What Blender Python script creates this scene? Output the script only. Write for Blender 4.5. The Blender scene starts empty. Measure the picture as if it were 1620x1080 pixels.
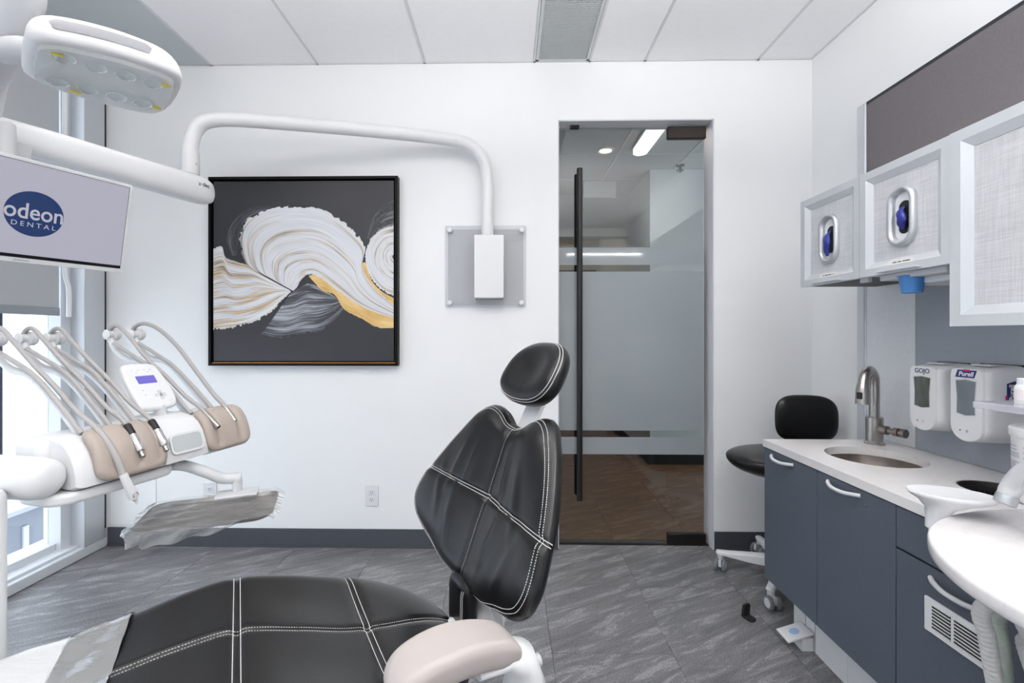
import bpy, bmesh, math, random
from math import sin, cos, tan, pi, radians, sqrt, atan2, hypot, exp
from mathutils import Vector, Matrix
random.seed(7)
V = Vector
scene = bpy.context.scene
COL = scene.collection

# ---------------------------------------------------------------- camera
F, PX, PY, TH, CH = 720.0, 793.0, 529.0, radians(1.0), 1.207
cd = bpy.data.cameras.new('camera')
cam = bpy.data.objects.new('camera', cd)
COL.objects.link(cam)
cam.location = (0, 0, CH)
cam.rotation_euler = (pi / 2, 0, TH)
cd.sensor_width = 36.0
cd.lens = F / 1620 * 36
cd.shift_x = (810 - PX) / 1620
cd.shift_y = (PY - 540) / 1620
cd.clip_start = 0.02
scene.camera = cam

# ---------------------------------------------------------------- world / light / exposure
scene.view_settings.view_transform = 'Standard'
scene.view_settings.look = 'None'
scene.view_settings.gamma = 1.0
scene.view_settings.use_curve_mapping = False
scene.view_settings.exposure = -0.06
w = bpy.data.worlds.new('world')
scene.world = w
w.use_nodes = True
bg = w.node_tree.nodes['Background']
bg.inputs[0].default_value = (0.86, 0.93, 1.0, 1)
bg.inputs[1].default_value = 3.5

XL, XR, YB, YF, ZC = -2.30, 1.69, 2.571, -1.35, 2.743


def area(name, loc, rot, sx, sy, power, col=(1, 1, 1), spread=180):
    l = bpy.data.lights.new(name, 'AREA')
    l.shape = 'RECTANGLE'
    l.size, l.size_y, l.energy, l.color = sx, sy, power, col
    l.spread = radians(spread)
    o = bpy.data.objects.new(name, l)
    o.location, o.rotation_euler = loc, rot
    COL.objects.link(o)
    return o


FILL_PANEL_W = 6.0  # overhead panels added for even brightness, not known fixtures
FILL_PANELS = [(-1.39, 0.74), (-0.17, 0.74), (-1.39, -0.48), (-0.17, -0.48)]
for (x, y) in FILL_PANELS:
    area('added_panel_light', (x, y, ZC - 0.016), (0, 0, 0), 0.52, 1.1, FILL_PANEL_W, (1.0, 0.985, 0.965))
# suspended lamps added above the picture to brighten the ceiling evenly
FILL_PENDANTS = [(-1.15, 0.75), (0.25, 0.75), (1.05, 0.2)]
FILL_PENDANT_W = [15.0, 25.0, 60.0]
for (x, y), pw in zip(FILL_PENDANTS, FILL_PENDANT_W):
    area('added_uplight', (x, y, 2.172), (pi, 0, 0), 0.82, 0.09, pw, (1.0, 0.985, 0.965))
area('added_downlight', (1.05, 0.2, 2.094), (0, 0, 0), 0.82, 0.09, 11.0, (1.0, 0.97, 0.94))  # extra lamp added to lift the dim console side
# daylight portal in the glazing
por = area('window_portal', (-2.44, 0.5, 1.4), (0, radians(-90), 0), 2.7, 3.7, 1)
por.data.cycles.is_portal = True


# ---------------------------------------------------------------- pixel helpers
FW = V((-sin(TH), cos(TH), 0)); RT = V((cos(TH), sin(TH), 0)); UP = V((0, 0, 1)); CC = V((0, 0, CH))


def ray(x, y): return FW * F + RT * (x - PX) + UP * (PY - y)
def on(x, y, p0, n):
    d = ray(x, y); return CC + d * ((V(p0) - CC).dot(n) / d.dot(n))
def aty(x, y, Y): return on(x, y, (0, Y, 0), V((0, 1, 0)))
def atx(x, y, X): return on(x, y, (X, 0, 0), V((1, 0, 0)))
def atz(x, y, Z): return on(x, y, (0, 0, Z), UP)
def atd(x, y, d): return CC + ray(x, y) * (d / F)


# ---------------------------------------------------------------- materials
def lin(c):
    c = c / 255.0
    return c / 12.92 if c <= 0.04045 else ((c + 0.055) / 1.055) ** 2.4
def rgb(r, g, b): return (lin(r), lin(g), lin(b), 1)


MATS = {}


def mat(name, col, rough=0.5, metal=0.0, noise=0.0, nscale=8.0, bump=0.0, bscale=200.0, spec=0.5, coat=0.0,
        stretch=None, trans=0.0, ior=1.45, emit=None, estr=0.0, alpha=1.0):
    if name in MATS: return MATS[name]
    m = bpy.data.materials.new(name); m.use_nodes = True
    nt = m.node_tree; n = nt.nodes; L = nt.links
    b = n['Principled BSDF']
    b.inputs['Base Color'].default_value = col
    b.inputs['Roughness'].default_value = rough
    b.inputs['Metallic'].default_value = metal
    b.inputs['Specular IOR Level'].default_value = spec
    b.inputs['Coat Weight'].default_value = coat
    b.inputs['Transmission Weight'].default_value = trans
    b.inputs['IOR'].default_value = ior
    b.inputs['Alpha'].default_value = alpha
    if emit:
        b.inputs['Emission Color'].default_value = emit
        b.inputs['Emission Strength'].default_value = estr
    tc = n.new('ShaderNodeTexCoord'); mp = n.new('ShaderNodeMapping')
    L.new(tc.outputs['Object'], mp.inputs[0])
    if stretch: mp.inputs['Scale'].default_value = stretch
    nz = n.new('ShaderNodeTexNoise'); nz.inputs['Scale'].default_value = nscale; nz.inputs['Detail'].default_value = 5
    L.new(mp.outputs[0], nz.inputs['Vector'])
    mx = n.new('ShaderNodeMixRGB'); mx.blend_type = 'MULTIPLY'; mx.inputs[0].default_value = noise
    mx.inputs[1].default_value = col
    rp = n.new('ShaderNodeValToRGB'); rp.color_ramp.elements[0].position = 0.3; rp.color_ramp.elements[1].position = 0.7
    L.new(nz.outputs[0], rp.inputs[0]); L.new(rp.outputs[0], mx.inputs[2]); L.new(mx.outputs[0], b.inputs['Base Color'])
    if bump > 0:
        nb = n.new('ShaderNodeTexNoise'); nb.inputs['Scale'].default_value = bscale; nb.inputs['Detail'].default_value = 3
        L.new(mp.outputs[0], nb.inputs['Vector'])
        bp = n.new('ShaderNodeBump'); bp.inputs['Strength'].default_value = bump; bp.inputs['Distance'].default_value = 0.002
        L.new(nb.outputs[0], bp.inputs['Height']); L.new(bp.outputs[0], b.inputs['Normal'])
    MATS[name] = m
    return m


def emis(name, col, s):
    if name in MATS: return MATS[name]
    m = bpy.data.materials.new(name); m.use_nodes = True
    nt = m.node_tree; nt.nodes.clear()
    e = nt.nodes.new('ShaderNodeEmission'); o = nt.nodes.new('ShaderNodeOutputMaterial')
    e.inputs[0].default_value = col; e.inputs[1].default_value = s
    nt.links.new(e.outputs[0], o.inputs[0]); MATS[name] = m
    return m


def glassmat(name, tint=(1, 1, 1, 1), ior=1.45, rough=0.0, film=None, filmfac=0.0, gloss=1.0):
    """thin architectural glass: transparent + fresnel glossy, optionally with a diffusing film"""
    if name in MATS: return MATS[name]
    m = bpy.data.materials.new(name); m.use_nodes = True
    nt = m.node_tree; n = nt.nodes; L = nt.links; n.clear()
    out = n.new('ShaderNodeOutputMaterial')
    t = n.new('ShaderNodeBsdfTransparent'); t.inputs[0].default_value = tint
    g = n.new('ShaderNodeBsdfGlossy'); g.inputs['Roughness'].default_value = rough; g.inputs[0].default_value = (gloss, gloss, gloss, 1)
    # Schlick reflectance of a thin pane
    gm = n.new('ShaderNodeNewGeometry'); dt = n.new('ShaderNodeVectorMath'); dt.operation = 'DOT_PRODUCT'
    L.new(gm.outputs['Normal'], dt.inputs[0]); L.new(gm.outputs['Incoming'], dt.inputs[1])
    def mth(op, a, b=0.0):
        q = n.new('ShaderNodeMath'); q.operation = op
        for i, v in enumerate((a, b)):
            if isinstance(v, (int, float)): q.inputs[i].default_value = v
            else: L.new(v, q.inputs[i])
        return q.outputs[0]
    f0 = ((ior - 1) / (ior + 1)) ** 2
    sch = mth('ADD', mth('MULTIPLY', mth('POWER', mth('SUBTRACT', 1.0, mth('ABSOLUTE', dt.outputs['Value'])), 5.0), 1 - f0), f0)
    base = t.outputs[0]
    if film:
        d = n.new('ShaderNodeBsdfDiffuse'); d.inputs[0].default_value = film
        tl = n.new('ShaderNodeBsdfTranslucent'); tl.inputs[0].default_value = film
        a = n.new('ShaderNodeMixShader'); a.inputs[0].default_value = 0.5
        L.new(d.outputs[0], a.inputs[1]); L.new(tl.outputs[0], a.inputs[2])
        b = n.new('ShaderNodeMixShader'); b.inputs[0].default_value = filmfac
        L.new(t.outputs[0], b.inputs[1]); L.new(a.outputs[0], b.inputs[2]); base = b.outputs[0]
    mx = n.new('ShaderNodeMixShader')
    L.new(sch, mx.inputs[0]); L.new(base, mx.inputs[1]); L.new(g.outputs[0], mx.inputs[2])
    L.new(mx.outputs[0], out.inputs[0]); MATS[name] = m
    return m


WHITE_WALL = mat('wall_paint', rgb(241, 242, 243), 0.65, noise=0.02, nscale=3, bump=0.05, bscale=400)
CEIL_T = mat('ceiling_tile_mat', rgb(243, 243, 245), 0.9, noise=0.02, nscale=40, bump=0.1, bscale=300)
TBAR = mat('tbar', rgb(214, 215, 218), 0.5)
SOFFIT = mat('soffit_grey', rgb(196, 202, 205), 0.7, noise=0.02)
WPLAST = mat('white_plastic', rgb(224, 225, 227), 0.32, noise=0.015, nscale=4)
WPLAST2 = mat('pale_grey_plastic', rgb(204, 205, 208), 0.4, noise=0.02, nscale=4)
WMETAL = mat('white_enamel', rgb(226, 226, 228), 0.28, noise=0.01)
TAN = mat('taupe_silicone', rgb(170, 158, 149), 0.5, noise=0.04, nscale=12)
HOSE = mat('grey_hose', rgb(170, 167, 166), 0.45, noise=0.05, nscale=30)
DHOSE = mat('dark_gap', rgb(60, 58, 58), 0.6)
CHROME = mat('chrome', rgb(205, 205, 208), 0.12, 1.0, noise=0.03, nscale=20)
STEEL = mat('brushed_steel', rgb(178, 174, 171), 0.3, 1.0, noise=0.15, nscale=60, stretch=(1, 1, 12))
DSTEEL = mat('sink_steel', rgb(150, 140, 134), 0.34, 1.0, noise=0.2, nscale=40)
BLACKM = mat('black_metal', rgb(32, 31, 31), 0.38, 0.3, noise=0.1, nscale=20)
BRONZE = mat('dark_bronze', rgb(48, 41, 38), 0.4, 0.5, noise=0.15, nscale=30)
BLACKP = mat('black_plastic', rgb(24, 24, 25), 0.5, noise=0.1, nscale=20)
LEATHER = mat('black_leather', rgb(17, 17, 19), 0.30, noise=0.12, nscale=60, bump=0.14, bscale=350, spec=0.5)
STITCH = mat('white_thread', rgb(225, 224, 222), 0.7, noise=0.05)
ARMPAD = mat('arm_pad_grey', rgb(176, 168, 165), 0.45, noise=0.02)
ALU = mat('satin_aluminium', rgb(200, 203, 207), 0.38, 0.75, noise=0.03, nscale=15)
ALUL = mat('silver_frame', rgb(214, 217, 221), 0.42, 0.35, noise=0.03, nscale=15)
WINF = mat('window_white_frame', rgb(222, 226, 231), 0.45, 0.1, noise=0.02)
WING = mat('window_grey_frame', rgb(186, 193, 202), 0.4, 0.3, noise=0.03)
NAVYF = mat('dark_mullion', rgb(78, 84, 104), 0.5, 0.2, noise=0.05)
CABINET = mat('slate_laminate', rgb(84, 91, 103), 0.5, noise=0.10, nscale=120, bump=0.06, bscale=300)
CABDARK = mat('cabinet_shadow_gap', rgb(38, 42, 50), 0.6, noise=0.05)
DKPANEL = mat('charcoal_laminate', rgb(108, 103, 106), 0.5, noise=0.12, nscale=140, bump=0.05, bscale=400)
BLUEG = mat('blue_grey_panel', rgb(160, 166, 176), 0.42, noise=0.05, nscale=60)
SILVP = mat('silver_panel', rgb(234, 236, 240), 0.3, 0.3, noise=0.05, nscale=60)
BASEB = mat('charcoal_rubber_base', rgb(72, 75, 82), 0.5, noise=0.06, nscale=30)
SCREENK = mat('screen_black_bezel', rgb(22, 22, 26), 0.25, noise=0.05)
NAVY = mat('navy_print', rgb(34, 40, 104), 0.45, noise=0.03)
PINK = mat('magenta_print', rgb(216, 20, 120), 0.45, noise=0.03)
INK = mat('grey_ink', rgb(92, 96, 118), 0.5, noise=0.03)
INKD = mat('dark_ink', rgb(52, 52, 56), 0.5, noise=0.03)
BLUEGLOVE = mat('blue_nitrile', rgb(46, 52, 140), 0.5, noise=0.3, nscale=40, bump=0.3, bscale=60)
BLUECUP = mat('blue_cup_plastic', rgb(70, 128, 192), 0.3, noise=0.05, nscale=30)
FRAMEK = mat('black_picture_frame', rgb(9, 8, 8), 0.5, noise=0.1, spec=0.2)
GOLDW = mat('gilt_wood', rgb(176, 112, 34), 0.4, 0.3, noise=0.2, nscale=40)
CANVASK = mat('charcoal_canvas', rgb(52, 52, 57), 0.45, noise=0.25, nscale=2.5, bump=0.1, bscale=500)
BEADW = mat('white_bead', rgb(240, 241, 243), 0.35, noise=0.02)
HALLFL = None


def nodes_mat(name):
    m = bpy.data.materials.new(name); m.use_nodes = True
    return m, m.node_tree.nodes, m.node_tree.links, m.node_tree.nodes['Principled BSDF']


def floor_mat(name, dark, mid, light, rough):
    m, n, L, b = nodes_mat(name)
    g = n.new('ShaderNodeNewGeometry'); oi = n.new('ShaderNodeObjectInfo')
    sc = n.new('ShaderNodeVectorMath'); sc.operation = 'SCALE'
    cmb = n.new('ShaderNodeCombineXYZ')
    L.new(oi.outputs['Random'], cmb.inputs[0]); L.new(oi.outputs['Random'], cmb.inputs[1])
    L.new(cmb.outputs[0], sc.inputs[0]); sc.inputs['Scale'].default_value = 23.0
    ad = n.new('ShaderNodeVectorMath'); ad.operation = 'ADD'
    rot = n.new('ShaderNodeMapping'); rot.inputs['Rotation'].default_value = (0, 0, radians(-27))
    L.new(g.outputs['Position'], rot.inputs[0]); L.new(rot.outputs[0], ad.inputs[0]); L.new(sc.outputs[0], ad.inputs[1])
    mp = n.new('ShaderNodeMapping'); mp.inputs['Scale'].default_value = (2.2, 15.0, 1)
    L.new(ad.outputs[0], mp.inputs[0])
    nz = n.new('ShaderNodeTexNoise'); nz.inputs['Scale'].default_value = 1.3; nz.inputs['Detail'].default_value = 6
    nz.inputs['Roughness'].default_value = 0.7; nz.inputs['Distortion'].default_value = 0.8
    L.new(mp.outputs[0], nz.inputs['Vector'])
    fine = n.new('ShaderNodeTexNoise'); fine.inputs['Scale'].default_value = 170; fine.inputs['Detail'].default_value = 3
    L.new(ad.outputs[0], fine.inputs['Vector'])
    r1 = n.new('ShaderNodeValToRGB')
    e = r1.color_ramp.elements
    e[0].position = 0.36; e[0].color = dark; e[1].position = 0.55; e[1].color = mid
    x = e.new(0.60); x.color = light
    x = e.new(0.64); x.color = mid
    L.new(nz.outputs[0], r1.inputs[0])
    r2 = n.new('ShaderNodeValToRGB'); r2.color_ramp.elements[0].position = 0.36; r2.color_ramp.elements[1].position = 0.62
    r2.color_ramp.elements[0].color = (0.62, 0.62, 0.62, 1); r2.color_ramp.elements[1].color = (1.3, 1.3, 1.3, 1)
    L.new(fine.outputs[0], r2.inputs[0])
    mx = n.new('ShaderNodeMixRGB'); mx.blend_type = 'MULTIPLY'; mx.inputs[0].default_value = 0.75
    L.new(r1.outputs[0], mx.inputs[1]); L.new(r2.outputs[0], mx.inputs[2]); L.new(mx.outputs[0], b.inputs['Base Color'])
    b.inputs['Roughness'].default_value = rough
    bp = n.new('ShaderNodeBump'); bp.inputs['Strength'].default_value = 0.12; bp.inputs['Distance'].default_value = 0.001
    L.new(fine.outputs[0], bp.inputs['Height']); L.new(bp.outputs[0], b.inputs['Normal'])
    return m


FLOORM = floor_mat('slate_vinyl_tile', rgb(97, 96, 99), rgb(120, 119, 122), rgb(152, 151, 154), 0.34)
HALLFL = floor_mat('brown_vinyl_tile', rgb(98, 68, 46), rgb(116, 84, 60), rgb(146, 116, 92), 0.4)


def quartz_mat():
    m, n, L, b = nodes_mat('white_quartz')
    tc = n.new('ShaderNodeTexCoord'); nz = n.new('ShaderNodeTexNoise'); nz.inputs['Scale'].default_value = 7
    nz.inputs['Detail'].default_value = 7; nz.inputs['Distortion'].default_value = 1.6
    L.new(tc.outputs['Object'], nz.inputs['Vector'])
    r = n.new('ShaderNodeValToRGB'); e = r.color_ramp.elements
    e[0].position = 0.45; e[0].color = rgb(228, 225, 225); e[1].position = 0.515; e[1].color = rgb(228, 225, 225)
    x = e.new(0.485); x.color = rgb(224, 220, 219)
    L.new(nz.outputs[0], r.inputs[0]); L.new(r.outputs[0], b.inputs['Base Color'])
    b.inputs['Roughness'].default_value = 0.16
    return m


QUARTZ = quartz_mat()


def weave_mat(name, c0, c1, s=260.0):
    m, n, L, b = nodes_mat(name)
    tc = n.new('ShaderNodeTexCoord'); out = []
    for k, sc in enumerate(((1, 1.2, 0.03), (1, 0.03, 1.2))):
        mp = n.new('ShaderNodeMapping'); mp.inputs['Scale'].default_value = sc
        L.new(tc.outputs['Object'], mp.inputs[0])
        nz = n.new('ShaderNodeTexNoise'); nz.inputs['Scale'].default_value = s; nz.inputs['Detail'].default_value = 2
        L.new(mp.outputs[0], nz.inputs['Vector']); out.append(nz)
    a = n.new('ShaderNodeMath'); a.operation = 'ADD'
    L.new(out[0].outputs[0], a.inputs[0]); L.new(out[1].outputs[0], a.inputs[1])
    r = n.new('ShaderNodeValToRGB'); r.color_ramp.elements[0].position = 0.36; r.color_ramp.elements[1].position = 0.64
    hf = n.new('ShaderNodeMath'); hf.operation = 'MULTIPLY'; hf.inputs[1].default_value = 0.5
    L.new(a.outputs[0], hf.inputs[0]); L.new(hf.outputs[0], r.inputs[0])
    r.color_ramp.elements[0].color = c0; r.color_ramp.elements[1].color = c1
    L.new(r.outputs[0], b.inputs['Base Color']); b.inputs['Roughness'].default_value = 0.4
    return m


WEAVE = weave_mat('woven_resin_panel', rgb(186, 187, 190), rgb(212, 213, 216), 420.0)


def blind_mat():
    m = bpy.data.materials.new('roller_blind_fabric'); m.use_nodes = True
    n = m.node_tree.nodes; L = m.node_tree.links; n.clear()
    out = n.new('ShaderNodeOutputMaterial')
    tc = n.new('ShaderNodeTexCoord'); mp = n.new('ShaderNodeMapping'); mp.inputs['Scale'].default_value = (1, 1, 30)
    L.new(tc.outputs['Object'], mp.inputs[0])
    nz = n.new('ShaderNodeTexNoise'); nz.inputs['Scale'].default_value = 20; L.new(mp.outputs[0], nz.inputs['Vector'])
    r = n.new('ShaderNodeValToRGB'); r.color_ramp.elements[0].color = rgb(172, 172, 173); r.color_ramp.elements[1].color = rgb(186, 186, 187)
    L.new(nz.outputs[0], r.inputs[0])
    d = n.new('ShaderNodeBsdfDiffuse'); t = n.new('ShaderNodeBsdfTranslucent')
    L.new(r.outputs[0], d.inputs[0]); t.inputs[0].default_value = rgb(228, 228, 228)
    mx = n.new('ShaderNodeMixShader'); mx.inputs[0].default_value = 0.35
    L.new(d.outputs[0], mx.inputs[1]); L.new(t.outputs[0], mx.inputs[2]); L.new(mx.outputs[0], out.inputs[0])
    return m


BLIND = blind_mat()
GLASSW = glassmat('window_glass', (0.97, 0.985, 0.99, 1), 1.45)
GLASSD = glassmat('door_glass', (0.80, 0.84, 0.84, 1), 1.52)
FROST = glassmat('frosted_film', (0.8, 0.84, 0.85, 1), 1.5, 0.05, film=rgb(196, 202, 206), filmfac=0.80)
ACRYL = glassmat('clear_acrylic', (0.90, 0.905, 0.915, 1), 1.49)
ACRYL2 = glassmat('pale_acrylic_shelf', (0.92, 0.92, 0.95, 1), 1.45, 0.05, film=rgb(232, 231, 238), filmfac=0.35)
LENSM = glassmat('lamp_lens_clear', (0.95, 0.96, 0.96, 1), 1.49, 0.02, film=rgb(244, 246, 246), filmfac=0.6)


def filmmat(name, fac, tint, rough, bscale, bstr, gl):
    m = bpy.data.materials.new(name); m.use_nodes = True
    n = m.node_tree.nodes; L = m.node_tree.links; n.clear()
    out = n.new('ShaderNodeOutputMaterial')
    tc = n.new('ShaderNodeTexCoord'); mp = n.new('ShaderNodeMapping'); mp.inputs['Scale'].default_value = (1.0, 3.0, 1.0)
    L.new(tc.outputs['Object'], mp.inputs[0])
    nz = n.new('ShaderNodeTexNoise'); nz.inputs['Scale'].default_value = bscale; nz.inputs['Detail'].default_value = 3
    L.new(mp.outputs[0], nz.inputs['Vector'])
    bp = n.new('ShaderNodeBump'); bp.inputs['Strength'].default_value = bstr; bp.inputs['Distance'].default_value = 0.01
    L.new(nz.outputs[0], bp.inputs['Height'])
    t = n.new('ShaderNodeBsdfTransparent'); t.inputs[0].default_value = tint
    g = n.new('ShaderNodeBsdfGlossy'); g.inputs['Roughness'].default_value = rough; L.new(bp.outputs[0], g.inputs['Normal'])
    d = n.new('ShaderNodeBsdfDiffuse'); d.inputs[0].default_value = rgb(238, 239, 240); L.new(bp.outputs[0], d.inputs['Normal'])
    fr = n.new('ShaderNodeLayerWeight'); fr.inputs[0].default_value = 0.35; L.new(bp.outputs[0], fr.inputs['Normal'])
    a = n.new('ShaderNodeMixShader'); a.inputs[0].default_value = fac
    L.new(t.outputs[0], a.inputs[1]); L.new(d.outputs[0], a.inputs[2])
    ml = n.new('ShaderNodeMath'); ml.operation = 'MULTIPLY'; ml.inputs[1].default_value = gl; L.new(fr.outputs[0], ml.inputs[0])
    b = n.new('ShaderNodeMixShader'); L.new(ml.outputs[0], b.inputs[0]); L.new(a.outputs[0], b.inputs[1]); L.new(g.outputs[0], b.inputs[2])
    L.new(b.outputs[0], out.inputs[0])
    return m


FILM = filmmat('clear_plastic_film', 0.13, (0.96, 0.965, 0.97, 1), 0.1, 13, 0.55, 1.0)
FILMS = filmmat('crumpled_plastic_film', 0.34, (0.96, 0.965, 0.97, 1), 0.08, 26, 1.0, 1.3)
FILMW = filmmat('milky_plastic_film', 0.72, (0.96, 0.965, 0.97, 1), 0.2, 9, 0.6, 0.7)


# ---------------------------------------------------------------- mesh helpers
def new(): return bmesh.new()


def finish(bm, name, m, parent=None, smooth=True, bevel=0.0, segs=2, kind=None, ang=35, sub=0):
    me = bpy.data.meshes.new(name)
    bmesh.ops.remove_doubles(bm, verts=bm.verts, dist=1e-6)
    bmesh.ops.recalc_face_normals(bm, faces=bm.faces)
    bm.to_mesh(me); bm.free()
    for mm in (m if isinstance(m, (list, tuple)) else [m]): me.materials.append(mm)
    o = bpy.data.objects.new(name, me)
    COL.objects.link(o)
    if smooth:
        for p in me.polygons: p.use_smooth = True
        if hasattr(me, 'set_sharp_from_angle'): me.set_sharp_from_angle(angle=radians(ang))
    if bevel > 0:
        md = o.modifiers.new('bevel', 'BEVEL'); md.width = bevel; md.segments = segs; md.limit_method = 'ANGLE'
        md.angle_limit = radians(40); md.harden_normals = False
    if sub:
        md = o.modifiers.new('sub', 'SUBSURF'); md.levels = sub; md.render_levels = sub
    if parent:
        o.parent = parent
        o.matrix_parent_inverse = INV.get(parent.name, Matrix.Identity(4))
    if kind: o['kind'] = kind
    return o


INV = {}


def root(name, loc, label=None, cat=None, group=None):
    o = bpy.data.objects.new(name, None)
    o.empty_display_size = 0.05
    COL.objects.link(o); o.location = loc
    INV[o.name] = Matrix.Translation(-V(loc))
    tag(o, label, cat, group)
    return o


def tag(o, label, cat, group=None, kind=None):
    if label: o['label'] = label
    if cat: o['category'] = cat
    if group: o['group'] = group
    if kind: o['kind'] = kind
    if o.name not in INV: INV[o.name] = Matrix.Identity(4)
    return o


def struct(o, label=None):
    o['kind'] = 'structure'
    if label: o['label'] = label
    if o.name not in INV: INV[o.name] = Matrix.Identity(4)
    return o


def box(bm, x0, x1, y0, y1, z0, z1, M=None):
    vs = [bm.verts.new(V(p)) for p in ((x0, y0, z0), (x1, y0, z0), (x1, y1, z0), (x0, y1, z0), (x0, y0, z1), (x1, y0, z1), (x1, y1, z1), (x0, y1, z1))]
    for f in ((0, 3, 2, 1), (4, 5, 6, 7), (0, 1, 5, 4), (1, 2, 6, 5), (2, 3, 7, 6), (3, 0, 4, 7)): bm.faces.new([vs[i] for i in f])
    if M is not None:
        for v in vs: v.co = M @ v.co
    return bm


def B(x0, x1, y0, y1, z0, z1, M=None): return box(new(), x0, x1, y0, y1, z0, z1, M)


def loft(bm, rings, cap=True, closed=True):
    R = [[bm.verts.new(V(p)) for p in r] for r in rings]
    n = len(R[0])
    for a, b in zip(R[:-1], R[1:]):
        for i in range(n if closed else n - 1):
            j = (i + 1) % n
            bm.faces.new((a[i], a[j], b[j], b[i]))
    if cap and closed:
        bm.faces.new(R[0][::-1]); bm.faces.new(R[-1])
    return bm


def smooth_path(pts, n=8, closed=False):
    """Catmull-Rom"""
    P = [V(p) for p in pts]
    if len(P) < 3:
        return [P[0].lerp(P[1], i / n) for i in range(n + 1)]
    out = []
    m = len(P)
    for i in range(m if closed else m - 1):
        if closed: a, b, c, d = P[(i - 1) % m], P[i], P[(i + 1) % m], P[(i + 2) % m]
        else: a, b, c, d = P[max(i - 1, 0)], P[i], P[i + 1], P[min(i + 2, m - 1)]
        for k in range(n):
            t = k / n
            out.append(0.5 * ((2 * b) + (c - a) * t + (2 * a - 5 * b + 4 * c - d) * t * t + (3 * b - a - 3 * c + d) * t ** 3))
    if not closed: out.append(P[-1])
    return out


def tube(bm, pts, r, seg=12, cap=True):
    """pts list of Vectors, r number or list"""
    P = [V(p) for p in pts]
    rs = r if isinstance(r, (list, tuple)) else [r] * len(P)
    t0 = (P[1] - P[0]).normalized()
    ref = V((0, 0, 1)) if abs(t0.z) < 0.9 else V((1, 0, 0))
    nrm = t0.cross(ref).normalized()
    rings = []
    for i, p in enumerate(P):
        t = (P[min(i + 1, len(P) - 1)] - P[max(i - 1, 0)]).normalized()
        nrm = (nrm - t * nrm.dot(t)).normalized()
        bn = t.cross(nrm)
        rings.append([p + (nrm * cos(2 * pi * k / seg) + bn * sin(2 * pi * k / seg)) * rs[i] for k in range(seg)])
    return loft(bm, rings, cap)


def cyl(bm, p0, p1, r0, r1=None, seg=24):
    return tube(bm, [p0, p1], [r0, r0 if r1 is None else r1], seg)


def lathe(bm, prof, origin, axis=UP, seg=32, cap=True):
    """prof list of (radius, height along axis)"""
    axis = V(axis).normalized()
    ref = V((1, 0, 0)) if abs(axis.x) < 0.9 else V((0, 1, 0))
    a = axis.cross(ref).normalized(); b = axis.cross(a)
    o = V(origin)
    rings = [[o + axis * h + (a * cos(2 * pi * k / seg) + b * sin(2 * pi * k / seg)) * max(r, 1e-4) for k in range(seg)] for r, h in prof]
    return loft(bm, rings, cap)


def prism(bm, outline, f0, f1):
    """outline 2d pts; f0/f1 map 2d->3d for the two caps"""
    return loft(bm, [[f0(*p) for p in outline], [f1(*p) for p in outline]])


def rrect(x0, x1, y0, y1, r, n=6):
    out = []
    for cx, cy, a0 in ((x1 - r, y1 - r, 0), (x0 + r, y1 - r, pi / 2), (x0 + r, y0 + r, pi), (x1 - r, y0 + r, 1.5 * pi)):
        for k in range(n + 1):
            a = a0 + pi / 2 * k / n
            out.append((cx + r * cos(a), cy + r * sin(a)))
    return out


def resample(pts, n):
    P = [V((p[0], p[1], 0)) for p in pts]; P.append(P[0])
    L = [0]
    for a, b in zip(P[:-1], P[1:]): L.append(L[-1] + (b - a).length)
    out = []; j = 0
    for i in range(n):
        s = L[-1] * i / n
        while L[j + 1] < s: j += 1
        t = (s - L[j]) / max(L[j + 1] - L[j], 1e-9)
        q = P[j].lerp(P[j + 1], t); out.append((q.x, q.y))
    return out


def interp(x, xs, ys):
    if x <= xs[0]: return ys[0]
    for i in range(len(xs) - 1):
        if x <= xs[i + 1]:
            t = (x - xs[i]) / (xs[i + 1] - xs[i]); return ys[i] + (ys[i + 1] - ys[i]) * t
    return ys[-1]


def sinterp(x, xs, ys):
    """smooth (pchip-like) interpolation"""
    if x <= xs[0]: return ys[0]
    n = len(xs)
    def m(i):
        if i == 0: return (ys[1] - ys[0]) / (xs[1] - xs[0])
        if i == n - 1: return (ys[-1] - ys[-2]) / (xs[-1] - xs[-2])
        return (ys[i + 1] - ys[i - 1]) / (xs[i + 1] - xs[i - 1])
    for i in range(n - 1):
        if x <= xs[i + 1]:
            h = xs[i + 1] - xs[i]; t = (x - xs[i]) / h
            return ((2 * t ** 3 - 3 * t * t + 1) * ys[i] + (t ** 3 - 2 * t * t + t) * h * m(i) + (-2 * t ** 3 + 3 * t * t) * ys[i + 1] + (t ** 3 - t * t) * h * m(i + 1))
    return ys[-1]


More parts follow.
